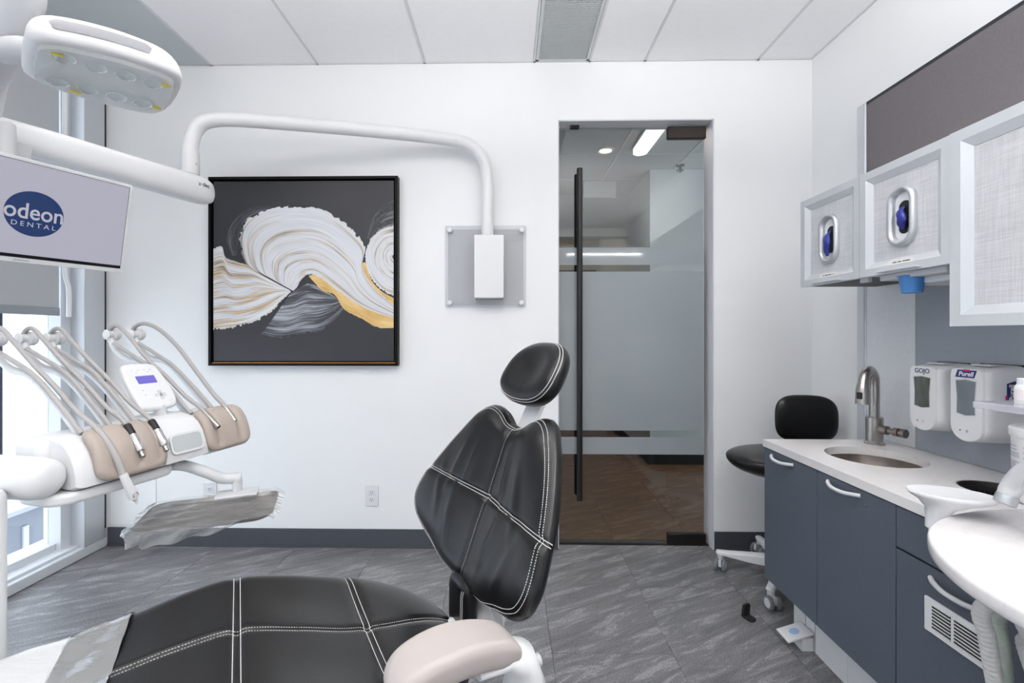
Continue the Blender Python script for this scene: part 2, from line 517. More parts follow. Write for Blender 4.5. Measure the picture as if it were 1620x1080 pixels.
class Cushion:
    """soft pad with outline in (x,y), rounded rim, seam grooves; mapf(x,y,h)->world"""
    def __init__(s, outline, centre, top, bot, mapf, r0=0.8, N=160, nr=26, extra=None, rb=None):
        s.o = resample(outline, N); s.c = centre; s.top = top; s.bot = bot; s.f = mapf; s.r0 = r0; s.nr = nr
        s.grooves = []; s.extra = extra; s.N = N; s.rb = r0 if rb is None else rb
        s.tab = sorted((atan2(p[1] - centre[1], p[0] - centre[0]), hypot(p[0] - centre[0], p[1] - centre[1])) for p in s.o)

    def R(s, a):
        T = s.tab; n = len(T)
        lo = 0; hi = n
        while lo < hi:
            mid = (lo + hi) // 2
            if T[mid][0] < a: lo = mid + 1
            else: hi = mid
        a1, r1 = T[lo % n]; a0, r0 = T[(lo - 1) % n]
        if lo == 0: a0 -= 2 * pi
        if lo == n: a1 += 2 * pi
        return r0 + (r1 - r0) * ((a - a0) / max(a1 - a0, 1e-9))

    def edge(s, r, r0):
        t = max(0.0, (r - r0) / (1 - r0))
        return sqrt(max(0.0, 1 - min(t, 1) ** 2))

    def groove(s, x, y):
        d = 0
        for pts, dep, wid in s.grooves:
            best = 9
            for (ax, ay), (bx, by) in zip(pts[:-1], pts[1:]):
                ex, ey = bx - ax, by - ay
                t = max(0, min(1, ((x - ax) * ex + (y - ay) * ey) / (ex * ex + ey * ey)))
                best = min(best, hypot(x - ax - ex * t, y - ay - ey * t))
            d += dep * exp(-(best / wid) ** 2)
        return d

    def height(s, x, y, r):
        h = s.top * s.edge(r, s.r0) - s.groove(x, y) * s.edge(r, 0.9)
        if s.extra: h += s.extra(x, y) * s.edge(r, s.r0)
        return h

    def P(s, x, y, lift=0.0):
        r = hypot(x - s.c[0], y - s.c[1]) / max(s.R(atan2(y - s.c[1], x - s.c[0])), 1e-6)
        return s.f(x, y, s.height(x, y, min(r, 1)) + lift)

    def build(s, name, m, parent, **k):
        bm = new(); cx, cy = s.c
        rs = [i / s.nr for i in range(1, s.nr)]
        rs = [1 - (1 - r) ** 1.35 for r in rs] + [0.99, 1.0]
        c0 = bm.verts.new(s.f(cx, cy, s.height(cx, cy, 0)))
        prev = None; tops = []
        for r in rs:
            ring = []
            for (x, y) in s.o:
                X, Y = cx + (x - cx) * r, cy + (y - cy) * r
                ring.append(bm.verts.new(s.f(X, Y, s.height(X, Y, r))))
            if prev is None:
                for i in range(s.N): bm.faces.new((c0, ring[i], ring[(i + 1) % s.N]))
            else:
                for i in range(s.N): bm.faces.new((prev[i], ring[i], ring[(i + 1) % s.N], prev[(i + 1) % s.N]))
            prev = ring
        for r in (0.985, 0.95, 0.9, 0.8, 0.6, 0.3):
            ring = [bm.verts.new(s.f(cx + (x - cx) * r, cy + (y - cy) * r, -s.bot * s.edge(r, s.rb))) for (x, y) in s.o]
            for i in range(s.N): bm.faces.new((prev[i], ring[i], ring[(i + 1) % s.N], prev[(i + 1) % s.N]))
            prev = ring
        c1 = bm.verts.new(s.f(cx, cy, -s.bot))
        for i in range(s.N): bm.faces.new((prev[i], c1, prev[(i + 1) % s.N]))
        return finish(bm, name, m, parent, ang=80, **k)

    def stitch(s, name, paths, parent, m=None, dash=0.003, gap=0.0022, wd=0.0007, off=0.0008):
        bm = new()
        for pts in paths:
            acc = []
            for a, b in zip(pts[:-1], pts[1:]):
                n = max(2, int(hypot(b[0] - a[0], b[1] - a[1]) / 0.001))
                for i in range(n): acc.append(s.P(a[0] + (b[0] - a[0]) * i / n, a[1] + (b[1] - a[1]) * i / n, off))
            if gap <= 0:
                tube(bm, acc[::4] + [acc[-1]], wd, 5); continue
            d = 0; cur = [acc[0]]
            for p, q in zip(acc[:-1], acc[1:]):
                d += (q - p).length
                if d % (dash + gap) < dash: cur.append(q)
                else:
                    if len(cur) > 1: tube(bm, cur, wd, 4)
                    cur = [q]
            if len(cur) > 1: tube(bm, cur, wd, 4)
        return finish(bm, name, m or STITCH, parent)


def offset_outline(pts, d):
    """inward offset (CCW outline)"""
    n = len(pts); out = []
    for i in range(n):
        a, b = pts[i - 1], pts[(i + 1) % n]
        tx, ty = b[0] - a[0], b[1] - a[1]; l = max(hypot(tx, ty), 1e-9)
        out.append((pts[i][0] - ty / l * d, pts[i][1] + tx / l * d))
    return out


def text(body, size, depth, M, m, name, parent, shear=0.0, spacing=1.0, align='CENTER', fat=0.0):
    cu = bpy.data.curves.new('text_tmp', 'FONT')
    cu.body = body; cu.size = size; cu.extrude = depth; cu.align_x = align; cu.align_y = 'CENTER'; cu.shear = shear
    cu.space_character = spacing; cu.offset = fat; cu.resolution_u = 4
    to = bpy.data.objects.new('text_tmp', cu); COL.objects.link(to)
    dg = bpy.context.evaluated_depsgraph_get()
    me = bpy.data.meshes.new_from_object(to.evaluated_get(dg))
    bpy.data.objects.remove(to); bpy.data.curves.remove(cu)
    me.transform(M); me.name = name
    me.materials.clear(); me.materials.append(m)
    o = bpy.data.objects.new(name, me); COL.objects.link(o)
    if parent:
        o.parent = parent; o.matrix_parent_inverse = INV.get(parent.name, Matrix.Identity(4))
    return o


def frame_mat(o, x, y, z):
    x, y, z = V(x).normalized(), V(y).normalized(), V(z).normalized()
    return Matrix(((x.x, y.x, z.x, o[0]), (x.y, y.y, z.y, o[1]), (x.z, y.z, z.z, o[2]), (0, 0, 0, 1)))


# ================================================================= ROOM SHELL
# floor -------------------------------------------------------------------
fl = struct(finish(B(XL - 0.02, XR, YF, YB + 0.12, -0.06, -0.0025), 'floor', mat('grout_dark', rgb(70, 70, 74), 0.7)),
            'slate grey vinyl tile floor with pale diagonal streaks')
tw, tl = 0.457, 0.914
ncol = 0
x = 0.1625 - 6 * tw
while x < XR:
    off = (0.0 if ncol % 2 == 0 else 0.457)
    y = 1.73 - 4 * tl + off
    while y < YB:
        x0, x1, y0, y1 = max(x, XL + 0.0), min(x + tw, XR), max(y, YF), min(y + tl, YB + 0.06)
        if x1 - x0 > 0.01 and y1 - y0 > 0.01:
            finish(B(x0 + 0.0008, x1 - 0.0008, y0 + 0.0008, y1 - 0.0008, -0.006, 0.0), 'floor_tile', FLOORM, fl, smooth=False)
        y += tl
    x += tw; ncol += 1

# ceiling -----------------------------------------------------------------
ce = struct(finish(B(XL - 0.25, XR, YF, YB + 0.12, ZC + 0.012, ZC + 0.08), 'ceiling', CEIL_T), 'white lay-in tile ceiling')
gx = [-1.698, -1.088, -0.478, 0.142, 0.452, 0.762, 1.39, XR]
ys = [YB, 1.35, 0.13, -1.09, YF]
for a, b in zip(gx[:-1], gx[1:]):
    for y1, y0 in zip(ys[:-1], ys[1:]):
        if abs(a - 0.142) < 0.01 and y1 == YB: continue
        if any(a < cx < b and y0 < cy < y1 for cx, cy in FILL_PANELS): continue
        finish(B(a + 0.007, b - 0.007, y0 + 0.007, y1 - 0.007, ZC, ZC + 0.013), 'ceiling_tile', CEIL_T, ce, smooth=False)
for g in gx[:-1]:
    finish(B(g - 0.006, g + 0.006, YF, YB, ZC - 0.003, ZC + 0.012), 'ceiling_tee', TBAR, ce, smooth=False)
for y in ys[1:-1]:
    finish(B(-1.69, XR, y - 0.006, y + 0.006, ZC - 0.0025, ZC + 0.012), 'ceiling_tee', TBAR, ce, smooth=False)
finish(B(-1.704, XR, YB - 0.012, YB, ZC - 0.003, ZC + 0.012), 'wall_angle', TBAR, ce, smooth=False)
finish(B(XR - 0.012, XR, YF, YB - 0.012, ZC - 0.003, ZC + 0.012), 'wall_angle', TBAR, ce, smooth=False)
finish(B(XL - 0.25, -1.704, YF, YB - 0.008, ZC - 0.002, ZC + 0.012), 'soffit_panel', SOFFIT, ce, smooth=False)

# ceiling return grille
gr = root('ceiling_grille', (0.297, 1.96, ZC), 'grey egg-crate air grille set between the white ceiling tiles', 'vent')
bm = new()
GX0, GX1, GY0, GY1 = 0.150, 0.444, 1.36, YB - 0.014
for (a, b, c, d) in ((GX0, GX0 + 0.014, GY0, GY1), (GX1 - 0.014, GX1, GY0, GY1), (GX0, GX1, GY0, GY0 + 0.014), (GX0, GX1, GY1 - 0.014, GY1)):
    box(bm, a, b, c, d, ZC - 0.004, ZC + 0.011)
finish(bm, 'grille_frame', mat('grille_paint', rgb(205, 209, 211), 0.5), gr, smooth=False)
bm = new()
k = GX0 + 0.014
while k < GX1 - 0.014:
    box(bm, k, k + 0.0028, GY0 + 0.014, GY1 - 0.014, ZC - 0.002, ZC + 0.009); k += 0.0133
k = GY0 + 0.014
while k < GY1 - 0.014:
    box(bm, GX0 + 0.014, GX1 - 0.014, k, k + 0.0028, ZC - 0.002, ZC + 0.009); k += 0.0133
finish(bm, 'egg_crate', MATS['grille_paint'], gr, smooth=False, kind='stuff')
finish(B(GX0 + 0.01, GX1 - 0.01, GY0 + 0.01, GY1 - 0.01, ZC + 0.0095, ZC + 0.0115), 'plenum_sheet', mat('grille_back', rgb(120, 128, 133), 0.8), gr, smooth=False)

# light panels added to brighten the room (overhead, out of the picture)
for i, (x, y) in enumerate(FILL_PANELS):
    r = root('added_ceiling_light', (x, y, ZC), 'added flat white light panel, unseen from the camera, ' + ('on the window side over the pendant', 'between the two pendants', 'on the window side by the wall facing the door', 'mid ceiling by the wall facing the door')[i], 'light', 'added ceiling light panels')
    bm = new()
    for (a, b, c, d) in ((-0.3, -0.27, -0.6, 0.6), (0.27, 0.3, -0.6, 0.6), (-0.3, 0.3, -0.6, -0.57), (-0.3, 0.3, 0.57, 0.6)):
        box(bm, x + a, x + b, y + c, y + d, ZC - 0.006, ZC + 0.011)
    finish(bm, 'light_frame', WMETAL, r, smooth=False)
    finish(B(x - 0.272, x + 0.272, y - 0.572, y + 0.572, ZC - 0.002, ZC + 0.009), 'diffuser', emis('fill_panel_glow', (1, 0.99, 0.97, 1), 3.0), r, smooth=False)

for i, (x, y) in enumerate(FILL_PENDANTS):  # unseen pendants, added only for the light they give
    r = root('added_pendant', (x, y, ZC), ('added slim white pendant light, unseen, over the window side of the room', 'added slim white pendant light, unseen, over the dental chair', 'added slim white pendant light, unseen, over the round ended work surface')[i], 'light')
    finish(B(x - 0.45, x + 0.45, y - 0.06, y + 0.06, 2.10, 2.165), 'lamp_body', WMETAL, r, bevel=0.006)
    finish(B(x - 0.43, x + 0.43, y - 0.05, y + 0.05, 2.164, 2.168), 'diffuser', emis('fill_pendant_glow', (1, 0.99, 0.97, 1), 3.0), r, smooth=False)
    for s_ in (-0.38, 0.38):
        bm = new(); cyl(bm, (x + s_, y, 2.16), (x + s_, y, ZC), 0.002, seg=8); finish(bm, 'suspension_wire', STEEL, r)

# walls --------------------------------------------------------------------
DX0, DX1, DZ = 0.275, 1.148, 2.416
bm = new()
box(bm, XL - 0.25, DX0, YB, YB + 0.12, -0.05, ZC + 0.05)
box(bm, DX1, 3.2, YB, YB + 0.12, -0.05, ZC + 0.05)
box(bm, DX0, DX1, YB, YB + 0.12, DZ, ZC + 0.05)
wb = struct(finish(bm, 'wall_back', WHITE_WALL, smooth=False), 'white painted back wall with a glass door opening')
wr = struct(finish(B(XR, XR + 0.12, YF, YB, -0.05, ZC + 0.05), 'wall_right', WHITE_WALL, smooth=False), 'white painted side wall behind the console')
wf = struct(finish(B(XL - 0.25, XR + 0.12, YF - 0.12, YF, -0.05, ZC + 0.05), 'wall_front', WHITE_WALL, smooth=False), 'white painted wall facing the glass door')
# baseboards
for nm, x0, x1 in (('baseboard_back', XL + 0.002, DX0), ('baseboard_back', DX1, XR)):
    o = new()
    box(o, x0, x1, YB - 0.008, YB, 0.006, 0.104)
    box(o, x0, x1, YB - 0.013, YB, 0, 0.010)
    struct(finish(o, nm, BASEB, smooth=False), 'charcoal rubber baseboard')
struct(finish(B(XR - 0.008, XR, 2.06, YB - 0.013, 0, 0.104), 'baseboard_right', BASEB, smooth=False))
# white access panel low on back wall
tr = struct(finish(B(-2.285, -2.02, YB - 0.004, YB, 0.115, 0.455), 'trim_2', WHITE_WALL, bevel=0.001), 'flush white access panel low on the back wall')

# ---- glazing along the left -------------------------------------------------
win = struct(root('window_1', (-2.4, 0.6, 0)), 'floor to ceiling window with white metal frames')
finish(B(XL - 0.3, XL, YF, YB, 0.0, 0.052), 'window_sill', WINF, win, bevel=0.004)
finish(B(XL - 0.3, XL - 0.03, YF, YB, 0.052, 0.066), 'sill_track', WINF, win, bevel=0.002)
finish(B(-2.42, XL, 2.425, YB - 0.022, 0.05, ZC), 'window_column', mat('window_column_paint', rgb(200, 204, 209), 0.38, 0.25, noise=0.02), win, bevel=0.002)
finish(B(-2.41, XL - 0.012, YB - 0.022, YB, 0.1, ZC), 'shadow_gap_strip', BLACKP, win, smooth=False)  # black strip stands for the shadow gap between column and wall
finish(B(-2.47, -2.375, 2.37, 2.425, 0.06, ZC), 'window_jamb', WINF, win, bevel=0.002)
for yy in (2.13,):
    finish(B(-2.455, -2.43, yy - 0.012, yy + 0.012, 0.06, ZC), 'mullion', NAVYF, win, bevel=0.001)
for yy in (1.0, -0.2):
    finish(B(-2.47, -2.40, yy - 0.025, yy + 0.025, 0.06, ZC), 'mullion', WINF, win, bevel=0.002)
finish(B(-2.47, -2.40, YF, 2.37, ZC - 0.06, ZC), 'window_head', WINF, win, bevel=0.002)
finish(B(-2.47, -2.40, YF, 2.37, 0.06, 0.10), 'bottom_rail', WINF, win, bevel=0.002)
for a, b in ((2.142, 2.37), (1.025, 2.118), (-0.175, 0.975), (YF, -0.225)):
    finish(B(-2.446, -2.440, a, b, 0.10, ZC - 0.06), 'pane', GLASSW, win, smooth=False)
struct(finish(B(XL - 0.3, XL - 0.25, YF, YB, ZC - 0.02, ZC + 0.05), 'wall_left', WHITE_WALL, smooth=False), 'slim wall strip above the glazing')

# roller blind
bl = root('roller_blind', (-2.35, 0.6, 2.7), 'grey fabric roller blind half lowered over the glazing', 'blind')
finish(B(-2.352, -2.3495, YF + 0.05, 2.335, 1.335, ZC - 0.01), 'fabric', BLIND, bl, smooth=False)
finish(B(-2.359, -2.343, YF + 0.05, 2.335, 1.305, 1.345), 'hem_bar', mat('hem_grey', rgb(150, 155, 161), 0.5), bl, bevel=0.003)
bm = new(); tube(bm, smooth_path([(-2.335, 2.352, ZC - 0.02), (-2.335, 2.352, 1.9), (-2.335, 2.352, 1.55), (-2.330, 2.368, 1.45), (-2.330, 2.368, 1.30)], 6), 0.011, 10)
finish(bm, 'pull_cord', BEADW, bl)

# ---- outside ----------------------------------------------------------------
struct(finish(B(-30, XL - 0.3, -25, 25, -0.5, -0.2), 'ground', mat('pale_pavement', rgb(225, 226, 230), 0.8, noise=0.08, nscale=3), smooth=False), 'pale pavement outside the window')
fac = root('building', (-11, 8, -0.2), 'pale office building across the street', 'building')
finish(B(-14, -11, -6, 24, -0.2, 9), 'facade', mat('pale_facade', rgb(236, 238, 242), 0.7, noise=0.04, nscale=2), fac, smooth=False)
for i in range(6):
    zz = 0.6 + i * 1.15
    finish(B(-11.06, -10.99, -6, 24, zz, zz + 0.09), 'ledge', mat('ledge_grey', rgb(196, 203, 214), 0.7), fac, smooth=False)
for i in range(7):
    yy = 3.4 + i * 1.9
    for zz in (1.0, 3.4):
        f = finish(B(-11.03, -10.99, yy, yy + 1.1, zz, zz + 0.9), 'facade_window', mat('facade_glass', rgb(205, 214, 226), 0.2), fac, smooth=False)
ub = root('utility_box', (-3.0, 2.5, -0.2), 'low grey utility box standing outside the window', 'box')
finish(B(-3.85, -2.86, 2.35, 3.35, -0.2, 0.17), 'box_body', mat('box_grey', rgb(150, 156, 168), 0.5, noise=0.05), ub, bevel=0.01)
finish(B(-3.9, -2.82, 2.3, 3.4, 0.17, 0.2), 'box_lid', mat('box_lid_grey', rgb(205, 209, 216), 0.5), ub, bevel=0.006)
finish(B(-2.86, -2.845, 2.62, 2.65, -0.08, 0.08), 'box_latch', WINF, ub, bevel=0.003)

# ---- glass door ---------------------------------------------------------------
YG = YB + 0.062
dr = struct(root('door_1', (0.7, YG, 0)), 'frameless glass door with frosted bands and long black pull bar')
GXa, GXb, GZa, GZb = DX0 + 0.012, DX1 - 0.035, 0.012, DZ - 0.022
finish(B(GXa, GXb, YG - 0.005, YG + 0.005, GZa, GZb), 'glass_panel', GLASSD, dr, smooth=False)
def gz(y): return CH + (PY - y) * (YG - 0.006) / F
for a, b in ((392, 419.5), (430, 680), (690.5, 717.5)):
    finish(B(GXa, GXb, YG - 0.0066, YG - 0.0056, gz(b), gz(a)), 'frosted_band', FROST, dr, smooth=False)
hx = aty(917, 500, YG - 0.05).x
for s in (-1, 1):
    yy = YG + s * 0.052
    bm = new(); tube(bm, [(hx, yy, 0.27), (hx, yy, 2.145)], 0.0165, 16)
    hb = finish(bm, 'pull_bar', BLACKM, dr)
    for zz in (0.62, 1.82):
        bm = new(); cyl(bm, (hx, YG + s * 0.004, zz), (hx, yy, zz), 0.009); finish(bm, 'bar_standoff', BLACKM, hb)
finish(B(GXb - 0.205, GXb + 0.012, YG - 0.016, YG + 0.016, GZb - 0.066, GZb + 0.004), 'patch_fitting', BRONZE, dr, bevel=0.004)
finish(B(GXb - 0.205, GXb + 0.012, YG - 0.016, YG + 0.016, 0.004, 0.068), 'patch_fitting', BLACKM, dr, bevel=0.004)
finish(B(GXa + 0.065, GXa + 0.115, YG - 0.012, YG + 0.012, GZb, GZb + 0.02), 'strike_plate', BLACKM, dr, smooth=False)
bm = new()
for (a, b, c, d) in ((DX0, DX0 + 0.006, 0, DZ), (DX1 - 0.006, DX1, 0, DZ), (DX0, DX1, DZ - 0.006, DZ)):
    box(bm, a, b, YB + 0.002, YB + 0.118, c, d)
struct(finish(bm, 'trim_1', mat('jamb_paint', rgb(206, 208, 213), 0.45), smooth=False), 'pale grey door jamb lining')
struct(finish(B(DX0, DX1, YG - 0.012, YG + 0.012, -0.001, 0.004), 'threshold', BRONZE, smooth=False))

# ---- corridor beyond -------------------------------------------------------------
HALLW = mat('hall_paint', rgb(205, 204, 203), 0.7, noise=0.02)
HALLC = mat('hall_ceiling_paint', rgb(192, 193, 195), 0.8, noise=0.02)
hf = struct(finish(B(-2.5, 4.5, YB + 0.12, 8.5, -0.06, -0.003), 'floor_hall', mat('grout_brown', rgb(52, 44, 38), 0.8), smooth=False), 'brown streaked vinyl floor in the corridor')
for i in range(9):
    for j in range(5):
        x0 = -0.75 + i * 0.457; y0 = YB + 0.122 + j * 0.914 - (0.457 if i % 2 else 0)
        y0c = max(y0, YB + 0.122)
        finish(B(x0 + 0.0008, x0 + 0.456, y0c + 0.0008, y0 + 0.913, -0.006, 0.0), 'floor_tile', HALLFL, hf, smooth=False)
hc = struct(finish(B(-2.5, 4.5, YB + 0.12, 8.5, ZC + 0.005, ZC + 0.06), 'ceiling_hall', HALLC, smooth=False), 'grey tile ceiling in the corridor')
for i in range(6):
    finish(B(-2.5, 4.5, 3.9 + i * 0.61, 3.912 + i * 0.61, ZC - 0.001, ZC + 0.006), 'ceiling_tee', TBAR, hc, smooth=False)
for i in range(5):
    finish(B(-0.3 + i * 0.61, -0.288 + i * 0.61, YB + 0.12, 8.0, ZC - 0.001, ZC + 0.006), 'ceiling_tee', TBAR, hc, smooth=False)
# right block, corner at (1.31,4.26)
struct(finish(B(1.31, 4.5, 4.26, 8.5, 0, ZC), 'wall_hall_right', mat('hall_right_paint', rgb(198, 201, 204), 0.7, noise=0.02), smooth=False), 'pale corridor wall with dark base')
struct(finish(B(1.305, 4.5, 4.25, 4.26, 0, 0.10), 'baseboard_hall', BLACKP, smooth=False), 'black corridor baseboard')
struct(finish(B(1.30, 1.31, 4.25, 8.4, 0, 0.10), 'baseboard_hall', BLACKP, smooth=False))
bm = new()
box(bm, -2.5, 1.31, 6.7, 6.8, 0, ZC)
struct(finish(bm, 'wall_hall_back', mat('hall_warm_paint', rgb(176, 164, 152), 0.7, noise=0.03), smooth=False), 'warm painted wall at the end of the corridor')
struct(finish(B(-2.5, -2.4, YB + 0.12, 6.7, 0, ZC), 'wall_hall_left', HALLW, smooth=False))
struct(finish(B(-2.4, 1.31, 5.0, 5.15, 2.28, ZC), 'trim_3', HALLW, smooth=False), 'dropped bulkhead across the corridor')
d2 = struct(root('door_2', (1.1, 6.69, 0)), 'dark wooden door at the end of the corridor')
finish(B(0.55, 1.27, 6.65, 6.70, 0, 2.15), 'door_leaf', mat('dark_walnut', rgb(58, 50, 46), 0.45, noise=0.2, nscale=5, stretch=(1, 1, 0.1)), d2, smooth=False)
finish(B(0.49, 0.55, 6.63, 6.70, 0, 2.21), 'door_frame', BRONZE, d2, smooth=False)
cr = root('credenza', (-0.1, 6.4, 0), 'low wooden credenza at the end of the corridor', 'cabinet')
finish(B(-0.55, 0.35, 6.25, 6.68, 0.06, 0.82), 'body', mat('oak', rgb(150, 112, 78), 0.5, noise=0.25, nscale=6, stretch=(0.2, 1, 3)), cr, bevel=0.004)
finish(B(-0.58, 0.38, 6.22, 6.68, 0.82, 0.86), 'top', MATS['oak'], cr, bevel=0.004)
for k in range(2):
    finish(B(-0.53 + k * 0.44, -0.11 + k * 0.44, 6.235, 6.25, 0.1, 0.79), 'door', MATS['oak'], cr, bevel=0.003)
finish(B(-0.5, 0.3, 6.3, 6.6, 0, 0.06), 'plinth', BLACKP, cr, smooth=False)
# corridor light fixture
hl = root('corridor_light', (1.0, 3.55, ZC), 'long white ceiling light with a rounded end in the corridor', 'light')
a0 = atz(1014, 236, ZC - 0.03); a1 = atz(1030, 196, ZC - 0.03)
def stadium(w, l, n=10):
    return [(w * cos(pi + pi * k / n), w * sin(pi + pi * k / n)) for k in range(n + 1)] + [(w * cos(pi * k / n), l + w * sin(pi * k / n)) for k in range(n + 1)]
lw = 0.056
dirv = V((0, -1, 0))
bm = new(); prism(bm, stadium(lw, 0.9), lambda x, y: V((a0.x + x, 3.74 - y, ZC - 0.055)), lambda x, y: V((a0.x + x, 3.74 - y, ZC - 0.02)))
finish(bm, 'diffuser', emis('corridor_glow', (1, 0.93, 0.86, 1), 2.6), hl)
bm = new(); prism(bm, stadium(lw + 0.006, 0.9), lambda x, y: V((a0.x + x, 3.74 - y, ZC - 0.022)), lambda x, y: V((a0.x + x, 3.74 - y, ZC + 0.002)))
finish(bm, 'light_body', WMETAL, hl)
area('corridor_lamp', (a0.x, 3.3, ZC - 0.06), (0, 0, 0), 0.12, 0.8, 9, (1, 0.9, 0.8))
for (px_, py_, grp) in ((958, 239, 0), (898, 352, 1)):
    q = atz(px_, py_, ZC - 0.004)
    dl = root('downlight', (q.x, q.y, ZC), 'small round recessed downlight beside the long corridor light' if grp == 0 else 'small round recessed downlight deeper in the corridor', 'light', None)
    bm = new(); lathe(bm, [(0.052, 0), (0.056, -0.006), (0.07, -0.006), (0.072, 0.002)], (q.x, q.y, ZC + 0.001), seg=28, cap=False); finish(bm, 'trim_ring', WMETAL, dl)
    bm = new(); lathe(bm, [(0.0, 0.0), (0.05, 0.0), (0.05, 0.004), (0.0, 0.004)], (q.x, q.y, ZC - 0.002), seg=24); finish(bm, 'lamp_face', emis('downlight_glow', (1, 0.82, 0.6, 1), 4.0), dl)
area('corridor_far_lamp', (0.3, 5.9, ZC - 0.06), (0, 0, 0), 0.6, 0.6, 9, (1, 0.8, 0.6))
q = atz(1076, 264, ZC - 0.01)
sp = root('sprinkler', (q.x, q.y, ZC), 'small dark fire sprinkler head on the corridor ceiling', 'sprinkler')
bm = new(); lathe(bm, [(0.04, 0.004), (0.04, 0.0), (0.012, -0.004), (0.010, -0.035), (0.03, -0.04), (0.03, -0.044), (0.0, -0.046)], (q.x, q.y, ZC), seg=20); finish(bm, 'sprinkler_body', BLACKM, sp)
bm = new(); cyl(bm, (q.x, q.y, ZC - 0.03), (q.x, q.y, ZC - 0.062), 0.006); finish(bm, 'bulb', BLACKM, sp)
sg = root('reflection_panel', (aty(945, 270, 4.6).x, 4.6, ZC), 'blank white panel standing in for a ceiling reflection in the glass', 'stand_in_panel')  # panel built in place of a ceiling reflection in the door glass
p0, p1 = aty(923, 313, 4.6), aty(974, 272, 4.6)
finish(B(p0.x, p1.x, 4.59, 4.61, p0.z, p1.z), 'reflection_sheet', HALLW, sg, bevel=0.002)
for xx in (p0.x + 0.04, p1.x - 0.04):
    bm = new(); cyl(bm, (xx, 4.6, p1.z - 0.005), (xx, 4.6, ZC + 0.006), 0.004, seg=8); finish(bm, 'hanger', STEEL, sg)
# ================================================================= WALL THINGS
# outlets
for px_, py_, lab in ((588.5, 783.5, 'white duplex wall outlet above the baseboard near the black leather chair'), (333, 779, 'white duplex wall outlet behind the instrument tray')):
    q = aty(px_, py_, YB)
    r = root('wall_outlet', (q.x, YB, q.z), lab, 'outlet')
    bm = new(); o = rrect(-0.037, 0.037, -0.059, 0.059, 0.004)
    prism(bm, o, lambda x, y: V((q.x + x, YB, q.z + y)), lambda x, y: V((q.x + x, YB - 0.006, q.z + y)))
    finish(bm, 'cover_plate', WPLAST, r, bevel=0.0015)
    for s in (-1, 1):
        bm = new(); prism(bm, rrect(-0.017, 0.017, -0.014, 0.014, 0.008), lambda x, y: V((q.x + x, YB - 0.0055, q.z + y + s * 0.021)), lambda x, y: V((q.x + x, YB - 0.0085, q.z + y + s * 0.021)))
        rc = finish(bm, 'receptacle', WPLAST, r)
        bm = new()
        for dx in (-0.006, 0.006): box(bm, q.x + dx - 0.0012, q.x + dx + 0.0012, YB - 0.0092, YB - 0.0080, q.z + s * 0.021 - 0.001, q.z + s * 0.021 + 0.008)
        box(bm, q.x - 0.0025, q.x + 0.0025, YB - 0.0092, YB - 0.0080, q.z + s * 0.021 - 0.009, q.z + s * 0.021 - 0.005)
        finish(bm, 'slots', INKD, rc, smooth=False)

# painting --------------------------------------------------------------------
PX0, PX1, PZ0, PZ1 = -1.690, -0.622, 1.032, 2.092
pa = root('painting', (-1.156, YB, PZ0), 'square abstract painting of white and gold sweeping brush strokes on charcoal', 'painting')
fw_, fd = 0.014, 0.045
for (a, b, c, d) in ((PX0, PX0 + fw_, PZ0, PZ1), (PX1 - fw_, PX1, PZ0, PZ1), (PX0 + fw_, PX1 - fw_, PZ0, PZ0 + fw_), (PX0 + fw_, PX1 - fw_, PZ1 - fw_, PZ1)):
    finish(B(a, b, YB - fd, YB, c, d), 'frame_bar', FRAMEK, pa, smooth=False)
finish(B(PX0 + fw_, PX1 - fw_, YB - 0.010, YB - 0.001, PZ0 + fw_, PZ1 - fw_), 'frame_backing', FRAMEK, pa, smooth=False)
finish(B(PX0 + fw_ + 0.006, PX1 - fw_, YB - 0.040, YB - 0.010, PZ0 + fw_, PZ0 + fw_ + 0.005), 'gilt_slip', GOLDW, pa, smooth=False)
CX0, CX1, CZ0, CZ1 = PX0 + 0.024, PX1 - 0.024, PZ0 + 0.026, PZ1 - 0.024
finish(B(CX0, CX1, YB - 0.034, YB - 0.008, CZ0, CZ1), 'canvas', CANVASK, pa, smooth=False)
YC = YB - 0.034


